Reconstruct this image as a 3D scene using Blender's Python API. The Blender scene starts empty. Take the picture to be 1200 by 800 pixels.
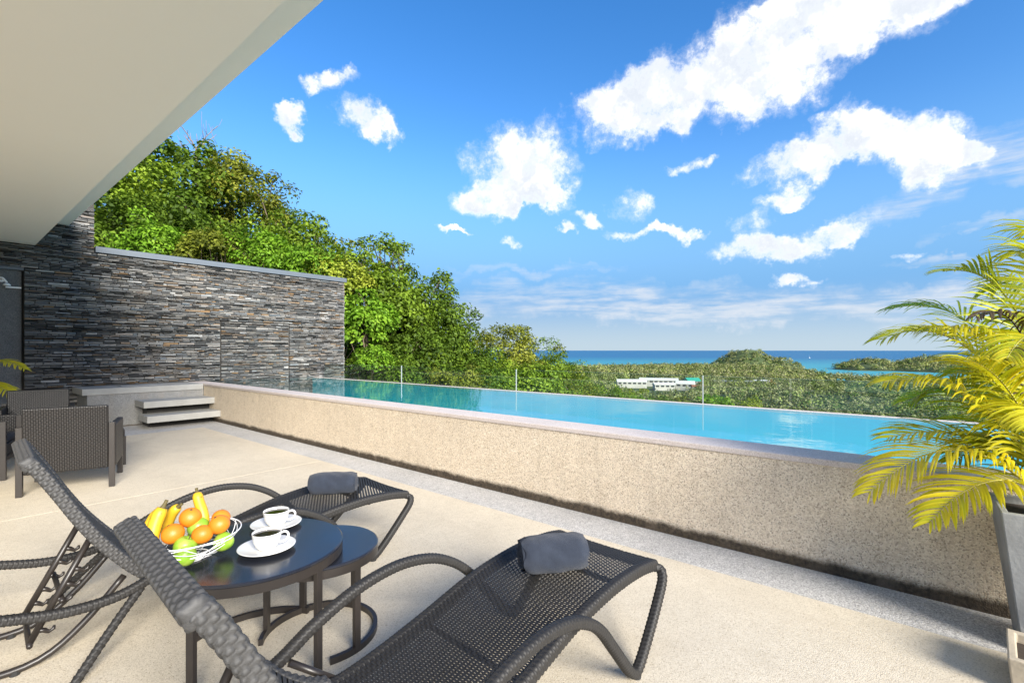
import bpy, bmesh, math, random
import numpy as np
from mathutils import Vector, Matrix
R = math.radians
rng = np.random.default_rng(7)
random.seed(7)
scene = bpy.context.scene
col = scene.collection

# ------------------------------------------------------------------ camera
cam_d = bpy.data.cameras.new('camera'); cam = bpy.data.objects.new('camera', cam_d); col.objects.link(cam)
cam_d.sensor_width = 36; cam_d.lens = 16.8; cam_d.shift_y = 0.00833
cam_d.clip_start = 0.05; cam_d.clip_end = 80000
cam.location = (0, 0, 1.4); cam.rotation_euler = (R(90), 0, R(39.3 - 90))
scene.camera = cam
scene.view_settings.view_transform = 'Standard'; scene.view_settings.look = 'None'
scene.view_settings.gamma = 1; scene.view_settings.use_curve_mapping = False
scene.view_settings.exposure = 1.18
cy = scene.cycles; cy.max_bounces = 6; cy.diffuse_bounces = 4; cy.glossy_bounces = 3; cy.transmission_bounces = 3; cy.transparent_max_bounces = 8
cy.caustics_reflective = False; cy.caustics_refractive = False

# ------------------------------------------------------------------ sun
SUN_AZ, SUN_EL = -107.0, 24.0          # azimuth measured from +X towards +Y
sd = Vector((math.cos(R(SUN_EL))*math.cos(R(SUN_AZ)), math.cos(R(SUN_EL))*math.sin(R(SUN_AZ)), math.sin(R(SUN_EL))))
sun_d = bpy.data.lights.new('sun', 'SUN'); sun_d.energy = 4.6; sun_d.angle = R(27); sun_d.color = (1, 0.94, 0.84)
sun = bpy.data.objects.new('sun', sun_d); col.objects.link(sun)
sun.rotation_euler = (-sd).to_track_quat('-Z', 'Y').to_euler(); sun.location = sd*60

# ------------------------------------------------------------------ node helper
class N:
    def __init__(s, nt): s.nt = nt
    def __call__(s, t, ins=None, **kw):
        n = s.nt.nodes.new('ShaderNode'+t)
        for k, v in kw.items(): setattr(n, k, v)
        for k, v in (ins or {}).items():
            i = n.inputs[k]
            if isinstance(v, bpy.types.NodeSocket): s.nt.links.new(v, i)
            elif isinstance(v, bpy.types.Node): s.nt.links.new(v.outputs[0], i)
            else: i.default_value = v
        return n
    def math(s, op, a, b=None, c=None, clamp=False):
        ins = {0: a}
        if b is not None: ins[1] = b
        if c is not None: ins[2] = c
        return s('Math', ins, operation=op, use_clamp=clamp).outputs[0]
    def ramp(s, fac, stops, interp='LINEAR'):
        n = s('ValToRGB', {0: fac}); e = n.color_ramp.elements; n.color_ramp.interpolation = interp
        while len(e) < len(stops): e.new(0.5)
        for el, (p, c) in zip(e, stops): el.position = p; el.color = (*c, 1) if len(c) == 3 else c
        return n.outputs[0]
    def mix(s, fac, a, b, blend='MIX'):
        n = s.nt.nodes.new('ShaderNodeMix'); n.data_type = 'RGBA'; n.blend_type = blend
        for i, v in ((0, fac), (6, a), (7, b)):
            if isinstance(v, bpy.types.NodeSocket): s.nt.links.new(v, n.inputs[i])
            elif i == 0: n.inputs[i].default_value = v
            else: n.inputs[i].default_value = (*v, 1)
        return n.outputs[2]
    def smooth(s, v, a, b):
        n = s('MapRange', {0: v, 1: a, 2: b, 3: 0.0, 4: 1.0}, interpolation_type='SMOOTHSTEP'); return n.outputs[0]

# ------------------------------------------------------------------ world: sky and clouds
def build_world():
    w = bpy.data.worlds.new('World'); scene.world = w; w.use_nodes = True
    nt = w.node_tree; nt.nodes.clear(); n = N(nt)
    sky = n('TexSky', sky_type='NISHITA', sun_disc=False, sun_elevation=R(SUN_EL), sun_rotation=R(90-SUN_AZ),
            altitude=0, air_density=1.0, dust_density=0.3, ozone_density=1.6)
    d = n('TexCoord').outputs['Generated']
    dn = n('VectorMath', {0: d}, operation='NORMALIZE').outputs[0]
    big = n('TexNoise', {'Vector': dn, 'Scale': 10.0, 'Detail': 5.0, 'Roughness': 0.6}, noise_dimensions='3D')
    off = n('VectorMath', {0: big.outputs['Color'], 1: (0.5, 0.5, 0.5)}, operation='SUBTRACT').outputs[0]
    off = n('VectorMath', {0: off, 'Scale': 0.13}, operation='SCALE').outputs[0]
    dd = n('VectorMath', {0: dn, 1: off}, operation='ADD').outputs[0]
    fb = n('TexNoise', {'Vector': dn, 'Scale': 15.0, 'Detail': 9.0, 'Roughness': 0.70, 'Lacunarity': 2.1}).outputs[0]
    lsh = n('VectorMath', {0: dn, 1: tuple(Vector((-.35, .25, .9))*0.012)}, operation='ADD').outputs[0]
    fb2 = n('TexNoise', {'Vector': lsh, 'Scale': 13.0, 'Detail': 4.0, 'Roughness': 0.6, 'Lacunarity': 2.1}).outputs[0]
    def blob_sum(blobs, vec):
        tot = None
        for az, el, a, b, rot, wt in blobs:
            az, el, rot = R(az), R(el), R(rot)
            c = Vector((math.cos(el)*math.cos(az), math.cos(el)*math.sin(az), math.sin(el)))
            r = Vector((c.y, -c.x, 0)).normalized(); u = r.cross(c)
            A = (r*math.cos(rot)+u*math.sin(rot))/R(a*1.08); B = (-r*math.sin(rot)+u*math.cos(rot))/R(b*1.1)
            x = n('VectorMath', {0: vec, 1: A}, operation='DOT_PRODUCT').outputs['Value']
            y = n('VectorMath', {0: vec, 1: B}, operation='DOT_PRODUCT').outputs['Value']
            z = n('VectorMath', {0: vec, 1: c}, operation='DOT_PRODUCT').outputs['Value']
            q = n.math('MULTIPLY_ADD', x, x, n.math('MULTIPLY', y, y))
            v = n.math('SUBTRACT', 1.0, n.math('MULTIPLY', q, 0.75))
            v = n.math('MAXIMUM', v, 0.0)
            v = n.math('MULTIPLY', v, n.math('GREATER_THAN', z, 0.3))
            if wt != 1: v = n.math('MULTIPLY', v, wt)
            tot = v if tot is None else n.math('ADD', tot, v)
        return tot
    heaps = [(25.7,26.1,6.15,2.92,1,1),(17.0,27.5,7.46,3.85,3,1),(9.6,27.8,5.69,4.35,5,1),(5.8,30.6,7.44,3.4,-13,1),(0.5,30.2,4.9,1.66,-14,1),
        (38.5,20.9,6.0,4.46,-1,1.1),(41.9,17.6,4.08,1.9,1,1),(35.2,17.2,3.3,1.5,-2,1),(8.8,18.7,4.9,1.95,5,1),(4.8,19.8,3.77,2.25,-8,1),
        (-1.3,18.0,4.37,2.08,-37,1),(-3.9,16.1,2.1,1,-32,1),(12.3,10.5,4.37,1.59,0,1),(7.3,10.9,4.26,1.6,11,.9),(3.8,12.1,3.25,1.3,23,.8),
        (10.3,15.5,2.8,1.0,7,.85),(60.3,27.2,2.54,1.1,33,1),(64.1,23.6,1.4,.95,3,1),(56.4,24.9,3.2,1.7,-9,.95),(54.3,23.3,1.6,1.15,13,.8),
        (23.4,13.1,5.34,.56,-4,.9),(45.9,13.4,1.96,.34,2,.9),(8.6,7.2,1.96,.69,-5,.95),(25.6,16.3,2.26,1.35,-16,.62),(30.2,15,1.66,.75,-22,.95),
        (33.1,14.1,1.08,.67,-2,.95),(38.7,13,.9,.78,-1,.9),(18.6,20.4,2.13,.77,7,.66),(12.7,13.3,1.93,1.03,-9,.62),(-.1,8.9,.98,.46,-9,.7)]
    hs = blob_sum(heaps, dd)
    hs = n.math('MINIMUM', hs, 1.0)
    # the same kind of scattered fair-weather heaps over the rest of the sky
    fwd = n('VectorMath', {0: dn, 1: (math.cos(R(35)), math.sin(R(35)), 0)}, operation='DOT_PRODUCT').outputs['Value']
    rest = n('TexNoise', {'Vector': dn, 'Scale': 3.2, 'Detail': 2.0, 'Roughness': 0.5}).outputs[0]
    rest = n.math('MULTIPLY', n.smooth(rest, 0.53, 0.62), n.math('SUBTRACT', 1.0, n.smooth(fwd, 0.30, 0.45)))
    hs = n.math('MAXIMUM', hs, rest)
    dens_raw = n.math('ADD', hs, n.math('MULTIPLY', n.math('SUBTRACT', fb, 0.5), 2.6))
    dens = n.math('MULTIPLY', n.smooth(dens_raw, 0.26, 1.0), n.smooth(hs, 0.0, 0.22))
    dens = n.math('MAXIMUM', dens, n.math('MULTIPLY', n.math('MULTIPLY', n.smooth(dens_raw, 0.05, 0.75), n.smooth(hs, 0.0, 0.2)), 0.3))
    wisps = [(-.7,13.7,4.54,1.4,15,.8),(-6.2,15.7,4.3,1.9,-2,.8),(-5.7,10.4,4,.5,4,.6),(-3.6,7.5,4.5,.5,-7,.7),(29.2,5.6,30,1.9,-1,.75),(11.1,4.3,22,1.3,-2,.6),
             (-8,5.2,9,1.2,2,.8),(37.3,9.3,9,.6,0,.5),(95,6,30,2,0,.7)]
    st = n('Mapping', {'Vector': dn, 'Scale': (1, 1, 7)}).outputs[0]
    sn = n('TexNoise', {'Vector': st, 'Scale': 11.0, 'Detail': 6.0, 'Roughness': 0.6}).outputs[0]
    ws = n.math('MINIMUM', blob_sum(wisps, dd), 1.0)
    wd = n.math('MULTIPLY', n.math('MULTIPLY', ws, n.smooth(sn, 0.28, 0.68)), 0.75)
    # colour of the clear air: the physical sky, graded towards the photograph's clear deep blue
    hsv = n('HueSaturation', {'Hue': 0.508, 'Saturation': 1.38, 'Value': 0.80, 'Color': sky.outputs[0]}).outputs[0]
    sz = n('SeparateXYZ', {0: dn}).outputs[2]
    band = n.mix(n.smooth(sz, 0.0, 0.13), (1.65, 2.05, 2.35), (0.62, 1.42, 2.55))
    hsv = n.mix(n.math('SUBTRACT', 1.0, n.smooth(sz, 0.08, 0.42)), hsv, band)
    shade = n.smooth(n.math('SUBTRACT', fb, fb2), -0.10, 0.16)
    ccol = n.mix(shade, (2.2, 2.4, 2.7), (3.6, 3.6, 3.6))
    core = n.smooth(dens_raw, 0.5, 1.1)
    ccol = n.mix(n.math('MULTIPLY', core, 0.85), (3.7, 3.7, 3.7), ccol)
    c1 = n.mix(wd, hsv, (2.5, 2.6, 2.75))
    c2 = n.mix(dens, c1, ccol)
    bg = n('Background', {'Color': c2, 'Strength': 0.15})
    out = n('OutputWorld', {'Surface': bg.outputs[0]})
    w.cycles.sampling_method = 'MANUAL'; w.cycles.sample_map_resolution = 512
build_world()

# ------------------------------------------------------------------ object helpers
def tag(o, label=None, cat=None, group=None, kind=None):
    if label: o['label'] = label
    if cat: o['category'] = cat
    if group: o['group'] = group
    if kind: o['kind'] = kind
    return o
def empty(name, loc=(0, 0, 0), rz=0, label=None, cat=None, group=None):
    o = bpy.data.objects.new(name, None); col.objects.link(o); o.location = loc; o.rotation_euler = (0, 0, rz)
    o.empty_display_size = 0.05
    return tag(o, label, cat, group)
def link(name, me, mat, parent=None, smooth=False):
    o = bpy.data.objects.new(name, me); col.objects.link(o)
    if mat is not None and not me.materials: me.materials.append(mat)
    if smooth:
        me.polygons.foreach_set('use_smooth', [True]*len(me.polygons))
    if parent is not None: o.parent = parent
    return o
class MB:
    def __init__(s): s.v = []; s.f = []
    def add(s, v, f):
        b = len(s.v); s.v += [tuple(p) for p in v]; s.f += [tuple(i+b for i in q) for q in f]; return s
    def box(s, x0, x1, y0, y1, z0, z1):
        return s.add([(x0,y0,z0),(x1,y0,z0),(x1,y1,z0),(x0,y1,z0),(x0,y0,z1),(x1,y0,z1),(x1,y1,z1),(x0,y1,z1)],
                     [(3,2,1,0),(4,5,6,7),(0,1,5,4),(1,2,6,5),(2,3,7,6),(3,0,4,7)])
    def tube(s, pts, r, n=10, cap=True, flat=None):
        """round tube along pts; r scalar or list"""
        P = [Vector(p) for p in pts]; m = len(P)
        rs = r if hasattr(r, '__len__') else [r]*m
        ring = []; b = len(s.v); ref = None
        for i in range(m):
            t = (P[min(i+1, m-1)]-P[max(i-1, 0)]).normalized()
            if ref is None:
                ref = Vector((0, 0, 1)) if abs(t.z) < .9 else Vector((1, 0, 0))
                ref = (ref - t*ref.dot(t)).normalized()
            else:
                ref = (ref - t*ref.dot(t)); ref.normalize()
            bi = t.cross(ref)
            for k in range(n):
                a = 2*math.pi*k/n
                s.v.append(tuple(P[i]+ref*(math.cos(a)*rs[i])+bi*(math.sin(a)*rs[i])))
        for i in range(m-1):
            for k in range(n):
                k2 = (k+1) % n
                s.f.append((b+i*n+k, b+i*n+k2, b+(i+1)*n+k2, b+(i+1)*n+k))
        if cap:
            s.f.append(tuple(b+k for k in range(n))[::-1]); s.f.append(tuple(b+(m-1)*n+k for k in range(n)))
        return s
    def lathe(s, prof, n=32, c=(0, 0, 0)):
        b = len(s.v); m = len(prof)
        for r, z in prof:
            for k in range(n):
                a = 2*math.pi*k/n; s.v.append((c[0]+r*math.cos(a), c[1]+r*math.sin(a), c[2]+z))
        for i in range(m-1):
            for k in range(n):
                k2 = (k+1) % n; s.f.append((b+i*n+k, b+i*n+k2, b+(i+1)*n+k2, b+(i+1)*n+k))
        return s
    def mesh(s, name='m'):
        me = bpy.data.meshes.new(name); me.from_pydata(s.v, [], s.f); me.update(); return me
    def build(s, name, mat, parent=None, smooth=False, bevel=0):
        o = link(name, s.mesh(name), mat, parent, smooth)
        if bevel:
            md = o.modifiers.new('bevel', 'BEVEL'); md.width = bevel; md.segments = 2; md.limit_method = 'ANGLE'; md.angle_limit = R(50)
        return o
def np_mesh(name, verts, quads, attrs=None, uv=None, smooth=False):
    """verts (N,3) float, quads (M,4) int"""
    me = bpy.data.meshes.new(name); nv, nf = len(verts), len(quads); k = quads.shape[1]
    me.vertices.add(nv); me.vertices.foreach_set('co', np.asarray(verts, np.float32).ravel())
    me.loops.add(nf*k); me.loops.foreach_set('vertex_index', np.asarray(quads, np.int32).ravel())
    me.polygons.add(nf); me.polygons.foreach_set('loop_start', np.arange(0, nf*k, k, dtype=np.int32))
    if smooth: me.polygons.foreach_set('use_smooth', np.ones(nf, bool))
    for an, (dom, arr) in (attrs or {}).items():
        a = me.attributes.new(an, 'FLOAT', dom); a.data.foreach_set('value', np.asarray(arr, np.float32))
    if uv is not None:
        l = me.uv_layers.new(name='UVMap'); l.data.foreach_set('uv', np.asarray(uv, np.float32)[np.asarray(quads).ravel()].ravel())
    me.update(); me.validate(); return me
def spline(pts, n):
    """Catmull-Rom through pts, n samples, even arc length"""
    P = np.array(pts, float); Q = np.vstack([2*P[0]-P[1], P, 2*P[-1]-P[-2]]); out = []
    for i in range(1, len(Q)-2):
        t = np.linspace(0, 1, 40, endpoint=False)[:, None]
        a, b, c, d = Q[i-1], Q[i], Q[i+1], Q[i+2]
        out.append(.5*((2*b)+(-a+c)*t+(2*a-5*b+4*c-d)*t**2+(-a+3*b-3*c+d)*t**3))
    out.append(P[-1:]); C = np.vstack(out)
    s = np.r_[0, np.cumsum(np.linalg.norm(np.diff(C, axis=0), axis=1))]
    u = np.linspace(0, s[-1], n)
    return np.stack([np.interp(u, s, C[:, k]) for k in range(C.shape[1])], 1), s[-1]

# ------------------------------------------------------------------ materials
def new_mat(name):
    m = bpy.data.materials.new(name); m.use_nodes = True; nt = m.node_tree; nt.nodes.clear(); n = N(nt)
    out = n('OutputMaterial'); return m, n, out
def princ(n, out, color, rough=.6, bump=None, metal=0.0, spec=.5, **kw):
    ins = {'Base Color': color if isinstance(color, bpy.types.NodeSocket) else (*color, 1), 'Roughness': rough, 'Metallic': metal, 'Specular IOR Level': spec}
    ins.update(kw)
    p = n('BsdfPrincipled', ins)
    if bump is not None: n.nt.links.new(bump, p.inputs['Normal'])
    n.nt.links.new(p.outputs[0], out.inputs[0]); return p
def bump(n, h, strength=.5, dist=.01): return n('Bump', {'Height': h, 'Strength': strength, 'Distance': dist}).outputs[0]
def pos(n): return n('TexCoord').outputs['Object']
def wpos(n): return n('NewGeometry').outputs['Position']
def noise(n, v, s, d=4, r=.55): return n('TexNoise', {'Vector': v, 'Scale': s, 'Detail': d, 'Roughness': r}).outputs[0]
M = {}
def simple(name, c, rough=.6, var=.12, scale=8, bstr=0.0, bscale=60, metal=0, spec=.5):
    m, n, out = new_mat(name); v = pos(n)
    a = noise(n, v, scale)
    cc = n.mix(a, tuple(x*(1-var*2) for x in c), tuple(min(1, x*(1+var*2)) for x in c))
    b = bump(n, noise(n, v, bscale), bstr, .005) if bstr else None
    princ(n, out, cc, rough, b, metal, spec); M[name] = m; return m
def speckle(name, stops, scale, blot=.25, rough=.85, bs=.5, bd=.004, mould=None, tint=(1, 1, 1), blots=1.3):
    """washed pebble surface: every pebble its own shade"""
    m, n, out = new_mat(name); v = wpos(n)
    vo = n('TexVoronoi', {'Vector': v, 'Scale': scale, 'Randomness': 1.0}, feature='F1')
    rnd = n('SeparateColor', {0: vo.outputs['Color']}).outputs[0]
    c = n.ramp(rnd, stops)
    lo = noise(n, v, blots, 6, .6)
    c = n.mix(n.math('MULTIPLY', n.smooth(lo, .35, .7), blot), c, tuple(x*.55 for x in tint), 'MULTIPLY')
    c = n.mix(.25, c, n.ramp(noise(n, v, 9, 5, .7), [(0.3, tuple(s*.8 for s in stops[len(stops)//2][1])), (.7, stops[-1][1])]))
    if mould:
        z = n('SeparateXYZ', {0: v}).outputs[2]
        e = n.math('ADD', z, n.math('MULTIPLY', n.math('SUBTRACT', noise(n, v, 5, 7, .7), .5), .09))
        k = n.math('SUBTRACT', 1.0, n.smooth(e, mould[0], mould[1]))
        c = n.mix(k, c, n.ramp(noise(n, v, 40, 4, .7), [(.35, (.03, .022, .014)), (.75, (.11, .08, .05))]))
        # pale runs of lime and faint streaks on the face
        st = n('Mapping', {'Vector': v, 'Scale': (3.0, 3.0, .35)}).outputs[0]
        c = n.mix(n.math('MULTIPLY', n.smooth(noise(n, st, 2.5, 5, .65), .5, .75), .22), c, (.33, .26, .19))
    if name == 'floor':
        wv = n('TexWave', {'Vector': v, 'Scale': .35, 'Distortion': 14.0, 'Detail': 5.0, 'Detail Scale': 1.4}).outputs['Fac']
        c = n.mix(n.math('MULTIPLY', n.smooth(wv, .80, 1.0), .10), c, (.40, .33, .24))
        c = n.mix(n.math('MULTIPLY', n.smooth(noise(n, v, .55, 8, .7), .54, .72), .20), c, (.44, .37, .27))
        c = n.mix(n.math('MULTIPLY', n.smooth(noise(n, v, 3.3, 6, .75), .62, .74), .22), c, (.36, .29, .21))
    h = n.math('SUBTRACT', 1.0, vo.outputs['Distance'])
    princ(n, out, c, rough, bump(n, h, bs, bd)); M[name] = m
speckle('floor', [(0, (.30, .24, .165)), (.12, (.50, .43, .32)), (.5, (.60, .525, .40)), (1, (.68, .605, .48))], 230, blot=.26, bs=.35, bd=.003)
speckle('border', [(0, (.17, .165, .16)), (.35, (.36, .35, .335)), (.7, (.49, .475, .455)), (1, (.70, .68, .65))], 170, blot=.35, bs=.5, bd=.004)
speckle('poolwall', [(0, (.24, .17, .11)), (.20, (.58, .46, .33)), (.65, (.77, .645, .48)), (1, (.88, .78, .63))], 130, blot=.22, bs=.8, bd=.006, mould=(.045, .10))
speckle('coping', [(0, (.42, .35, .31)), (.5, (.60, .52, .47)), (1, (.72, .64, .59))], 200, blot=.2, bs=.3, bd=.003)
speckle('concrete', [(0, (.12, .12, .12)), (.5, (.22, .22, .215)), (1, (.32, .315, .30))], 150, blot=.6, bs=.4, bd=.004, mould=(.0, .03))
speckle('panel', [(0, (.06, .062, .065)), (.5, (.115, .12, .125)), (1, (.19, .195, .2))], 150, blot=.5, bs=.3, bd=.003)
simple('slab', (.32, .315, .295), .8, .12, 5, .3, 70)
simple('soffit', (.86, .825, .76), .85, .015, .6, .03, 40)
simple('wallpaint', (.78, .76, .72), .85, .02, 1)
simple('core', (.045, .043, .04), .95, .1)
simple('copingmetal', (.10, .12, .145), .45, .06, 3, spec=.5)
simple('darkmetal', (.022, .018, .016), .38, .1, 6, metal=.0, spec=.5)
simple('white_paint', (.8, .8, .8), .4, .02)
simple('trunk', (.14, .105, .075), .9, .25, 6, .6, 25)
simple('twig', (.22, .18, .14), .9, .2, 6)
simple('porcelain', (.66, .65, .63), .12, .01, 4, spec=.6)
simple('coffee', (.012, .006, .003), .06, .05)
simple('post_metal', (.42, .44, .45), .35, .05)
simple('wire', (.82, .82, .82), .3, .02, spec=.6)
simple('potgrey', (.25, .255, .255), .8, .28, 5, .35, 60)
simple('sandstone', (.42, .36, .27), .85, .2, 6, .5, 50)
simple('soil', (.035, .025, .018), .95, .3, 20, .8, 30)
simple('roof_white', (.60, .575, .53), .6, .12, .12)
simple('roof_grey', (.30, .29, .28), .7, .1, .2)
simple('roof_green', (.03, .30, .22), .6, .08, .2)
simple('roof_dark', (.06, .05, .05), .7, .1, .3)
simple('roof_red', (.36, .13, .07), .75, .15, .3)
simple('facade', (.40, .375, .335), .8, .1, .15)
simple('window_dark', (.03, .035, .04), .15, .05)
simple('cushion', (.02, .02, .024), .9, .2, 60, .3, 300)
# polished dark table top with smears
m, n, out = new_mat('tabletop'); v = pos(n)
sm = noise(n, v, 5, 6, .65)
princ(n, out, n.mix(sm, (.008, .009, .013), (.022, .024, .032)), n.math('MULTIPLY_ADD', sm, .22, .10), None, 0, .55); M['tabletop'] = m
# tile-lined basin
m, n, out = new_mat('pooltile'); v = wpos(n)
br = n('TexBrick', {'Vector': v, 'Color1': (.035, .54, .62, 1), 'Color2': (.045, .60, .67, 1), 'Mortar': (.10, .60, .66, 1), 'Scale': 1.0, 'Mortar Size': .012, 'Brick Width': .3, 'Row Height': .3}, offset=0.0)
cc = n.mix(n.math('MULTIPLY', noise(n, v, 1.7, 3), .6), br.outputs[0], (.04, .58, .66))
princ(n, out, cc, .4); M['pooltile'] = m
# water: clear, tinted, mirror-like at grazing angles, very calm
def fresnel_glass(name, tint, ior, rough, bmp=None, gloss=(1, 1, 1)):
    m, n, out = new_mat(name)
    b = bmp(n) if bmp else None
    lw = n('LayerWeight', {'Blend': 0.5}); f0 = ((ior-1)/(ior+1))**2
    fr = n.nt.nodes.new('ShaderNodeMath'); fr.operation = 'MULTIPLY_ADD'
    n.nt.links.new(n.math('POWER', lw.outputs['Facing'], 5.0), fr.inputs[0]); fr.inputs[1].default_value = 1-f0; fr.inputs[2].default_value = f0
    tr = n('BsdfTransparent', {'Color': (*tint, 1)}); gl = n('BsdfGlossy', {'Color': (*gloss, 1), 'Roughness': rough})
    if b is not None:
        n.nt.links.new(b, lw.inputs['Normal']); n.nt.links.new(b, gl.inputs['Normal'])
    mx = n('MixShader', {0: fr, 1: tr.outputs[0], 2: gl.outputs[0]}); n.nt.links.new(mx.outputs[0], out.inputs[0]); M[name] = m
def wbump(n):
    v = n('Mapping', {'Vector': wpos(n), 'Scale': (1, 1, 1)}).outputs[0]
    h = n.math('ADD', noise(n, v, 2.2, 2, .5), n.math('MULTIPLY', noise(n, v, 9, 2, .5), .25))
    return bump(n, h, .10, .03)
fresnel_glass('water', (.66, .95, .975), 1.33, .004, wbump)
fresnel_glass('glass', (.90, .955, .94), 1.45, .0)
fresnel_glass('glass_edge', (.62, .80, .80), 1.5, .05)
# sea
m, n, out = new_mat('sea'); v = wpos(n)
dist = n('VectorMath', {0: v}, operation='LENGTH').outputs['Value']
f = n.smooth(n.math('ADD', dist, n.math('MULTIPLY', noise(n, v, .0012, 4), 900)), 1400, 5200)
c = n.mix(f, (.05, .33, .36), (.012, .115, .24))
c = n.mix(n.math('MULTIPLY', noise(n, n('Mapping', {'Vector': v, 'Scale': (.0006, .004, .01)}).outputs[0], 1, 5), .35), c, (.03, .17, .30))
princ(n, out, c, .55, bump(n, noise(n, v, .08, 3), .5, 1.0), 0, .25); M['sea'] = m
# ground cover
m, n, out = new_mat('ground'); v = wpos(n)
c = n.ramp(noise(n, v, .05, 6, .65), [(.3, (.03, .05, .015)), (.55, (.06, .09, .025)), (.8, (.12, .13, .05))])
princ(n, out, c, .95, bump(n, noise(n, v, 1.2, 5), .6, .3)); M['ground'] = m
m, n, out = new_mat('meadow'); v = wpos(n)
princ(n, out, n.ramp(noise(n, v, .06, 5, .6), [(.3, (.20, .26, .03)), (.7, (.34, .38, .05))]), .95); M['meadow'] = m
# leaves: colour runs with the plant's own tint, each leaf a little different, some light passes through
def leafmat(name, dark, mid, light, trans=.35, rough=.55, gloss=.25, stops=None):
    m, n, out = new_mat(name)
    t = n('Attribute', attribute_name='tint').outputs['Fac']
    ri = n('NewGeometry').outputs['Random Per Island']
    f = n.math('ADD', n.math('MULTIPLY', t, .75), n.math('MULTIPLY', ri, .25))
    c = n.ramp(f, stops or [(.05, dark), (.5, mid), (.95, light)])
    p = n('BsdfPrincipled', {'Base Color': c, 'Roughness': rough, 'Specular IOR Level': gloss})
    tr = n('BsdfTranslucent', {'Color': n.mix(.5, c, (.9, 1.0, .35), 'MULTIPLY')})
    mx = n('MixShader', {0: trans, 1: p.outputs[0], 2: tr.outputs[0]}); n.nt.links.new(mx.outputs[0], out.inputs[0]); M[name] = m
leafmat('leaf_dark', (.026, .052, .007), (.10, .17, .015), (.21, .31, .028))
leafmat('leaf_mid', (.055, .10, .010), (.17, .265, .020), (.32, .42, .04))
leafmat('leaf_olive', (.060, .080, .012), (.19, .22, .022), (.34, .35, .05))
leafmat('leaf_bright', (.06, .13, .010), (.17, .33, .020), (.32, .48, .045))
leafmat('leaf_forest', (.05, .065, .022), (.22, .23, .095), (.44, .42, .21), .2, .7, .1, [(.08, (.035, .055, .018)), (.28, (.10, .155, .035)), (.48, (.21, .215, .085)), (.66, (.33, .325, .17)), (.80, (.27, .33, .075)), (.95, (.38, .43, .11))])
leafmat('leaf_yellow', (.18, .24, .02), (.30, .36, .035), (.42, .44, .06), .3)
leafmat('palm', (.16, .25, .012), (.50, .50, .02), (.80, .62, .03), .45, .4, .45)
leafmat('palm_dry', (.03, .022, .014), (.07, .05, .03), (.14, .10, .05), .1)
simple('rachis', (.38, .34, .06), .5, .2, 12)
# stone: each strip of the ledger cladding has its own colour
STONE = [(0, (.03, .03, .03)), (.14, (.10, .10, .096)), (.30, (.175, .172, .165)), (.44, (.27, .26, .24)), (.56, (.155, .165, .17)), (.68, (.37, .35, .315)), (.80, (.20, .185, .16)), (.86, (.34, .21, .10)), (.90, (.13, .16, .18)), (.95, (.50, .49, .46)), (1, (.22, .17, .13))]
for nm, src in (('stone', 'obj'), ('stone_run', 'isl')):
    m, n, out = new_mat(nm); v = wpos(n)
    r_ = n('ObjectInfo').outputs['Random'] if src == 'obj' else n('NewGeometry').outputs['Random Per Island']
    c = n.ramp(r_, STONE)
    st = n('Mapping', {'Vector': v, 'Scale': (4, 4, 22)}).outputs[0]
    g = noise(n, st, 3, 6, .7)
    c = n.mix(n.smooth(g, .3, .75), n.mix(1.0, c, (.55, .56, .6), 'MULTIPLY'), c)
    c = n.mix(n.math('MULTIPLY', n.smooth(noise(n, v, 2.3, 4), .58, .78), .22), c, (.28, .20, .12))
    princ(n, out, c, .75, bump(n, g, .7, .01), 0, .35); M[nm] = m
# synthetic wicker strand: dark grey-brown with lengthwise streaks
def wickermat(name, a, b, rough=.56):
    m, n, out = new_mat(name); v = pos(n)
    t = noise(n, v, 30, 3); s = noise(n, n('Mapping', {'Vector': v, 'Scale': (40, 400, 400)}).outputs[0], 1, 2)
    c = n.mix(n.math('MULTIPLY_ADD', s, .6, n.math('MULTIPLY', t, .4)), a, b)
    princ(n, out, c, n.math('MULTIPLY_ADD', t, .25, rough-.12), bump(n, s, .25, .002), 0, .35); M[name] = m
wickermat('wicker', (.010, .0095, .009), (.036, .034, .0325))
wickermat('wicker_band', (.020, .0195, .019), (.088, .086, .085))
# woven panel for the armchairs: weave drawn in relief on UVs
def weave_uv(name, a, b, nu, nv):
    m, n, out = new_mat(name)
    uv = n('Mapping', {'Vector': n('TexCoord').outputs['UV'], 'Rotation': (0, 0, R(90)), 'Scale': (nu, nv, 1)}).outputs[0]
    br = n('TexBrick', {'Vector': uv, 'Color1': (1, 1, 1, 1), 'Color2': (.75, .75, .75, 1), 'Mortar': (0, 0, 0, 1), 'Scale': 1.0, 'Mortar Size': .09, 'Mortar Smooth': .9, 'Brick Width': 1.0, 'Row Height': .5}, offset=.5)
    g = n('SeparateColor', {0: br.outputs[0]}).outputs[0]
    c = n.mix(g, tuple(x*.35 for x in a), b)
    c = n.mix(n.math('MULTIPLY', noise(n, pos(n), 25, 3), .5), c, a)
    princ(n, out, c, .45, bump(n, g, .9, .006), 0, .5); M[name] = m
weave_uv('weave', (.008, .007, .0065), (.024, .021, .020), 1/.036, 1/.036)
# terry cloth
m, n, out = new_mat('towel'); v = pos(n)
t = noise(n, v, 400, 2); b_ = noise(n, v, 14, 5, .6)
princ(n, out, n.mix(b_, (.014, .018, .028), (.040, .049, .070)), .98, bump(n, n.math('ADD', t, n.math('MULTIPLY', b_, 2)), .8, .004), 0, .2, **{'Sheen Weight': .12, 'Sheen Roughness': .5}); M['towel'] = m
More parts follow.
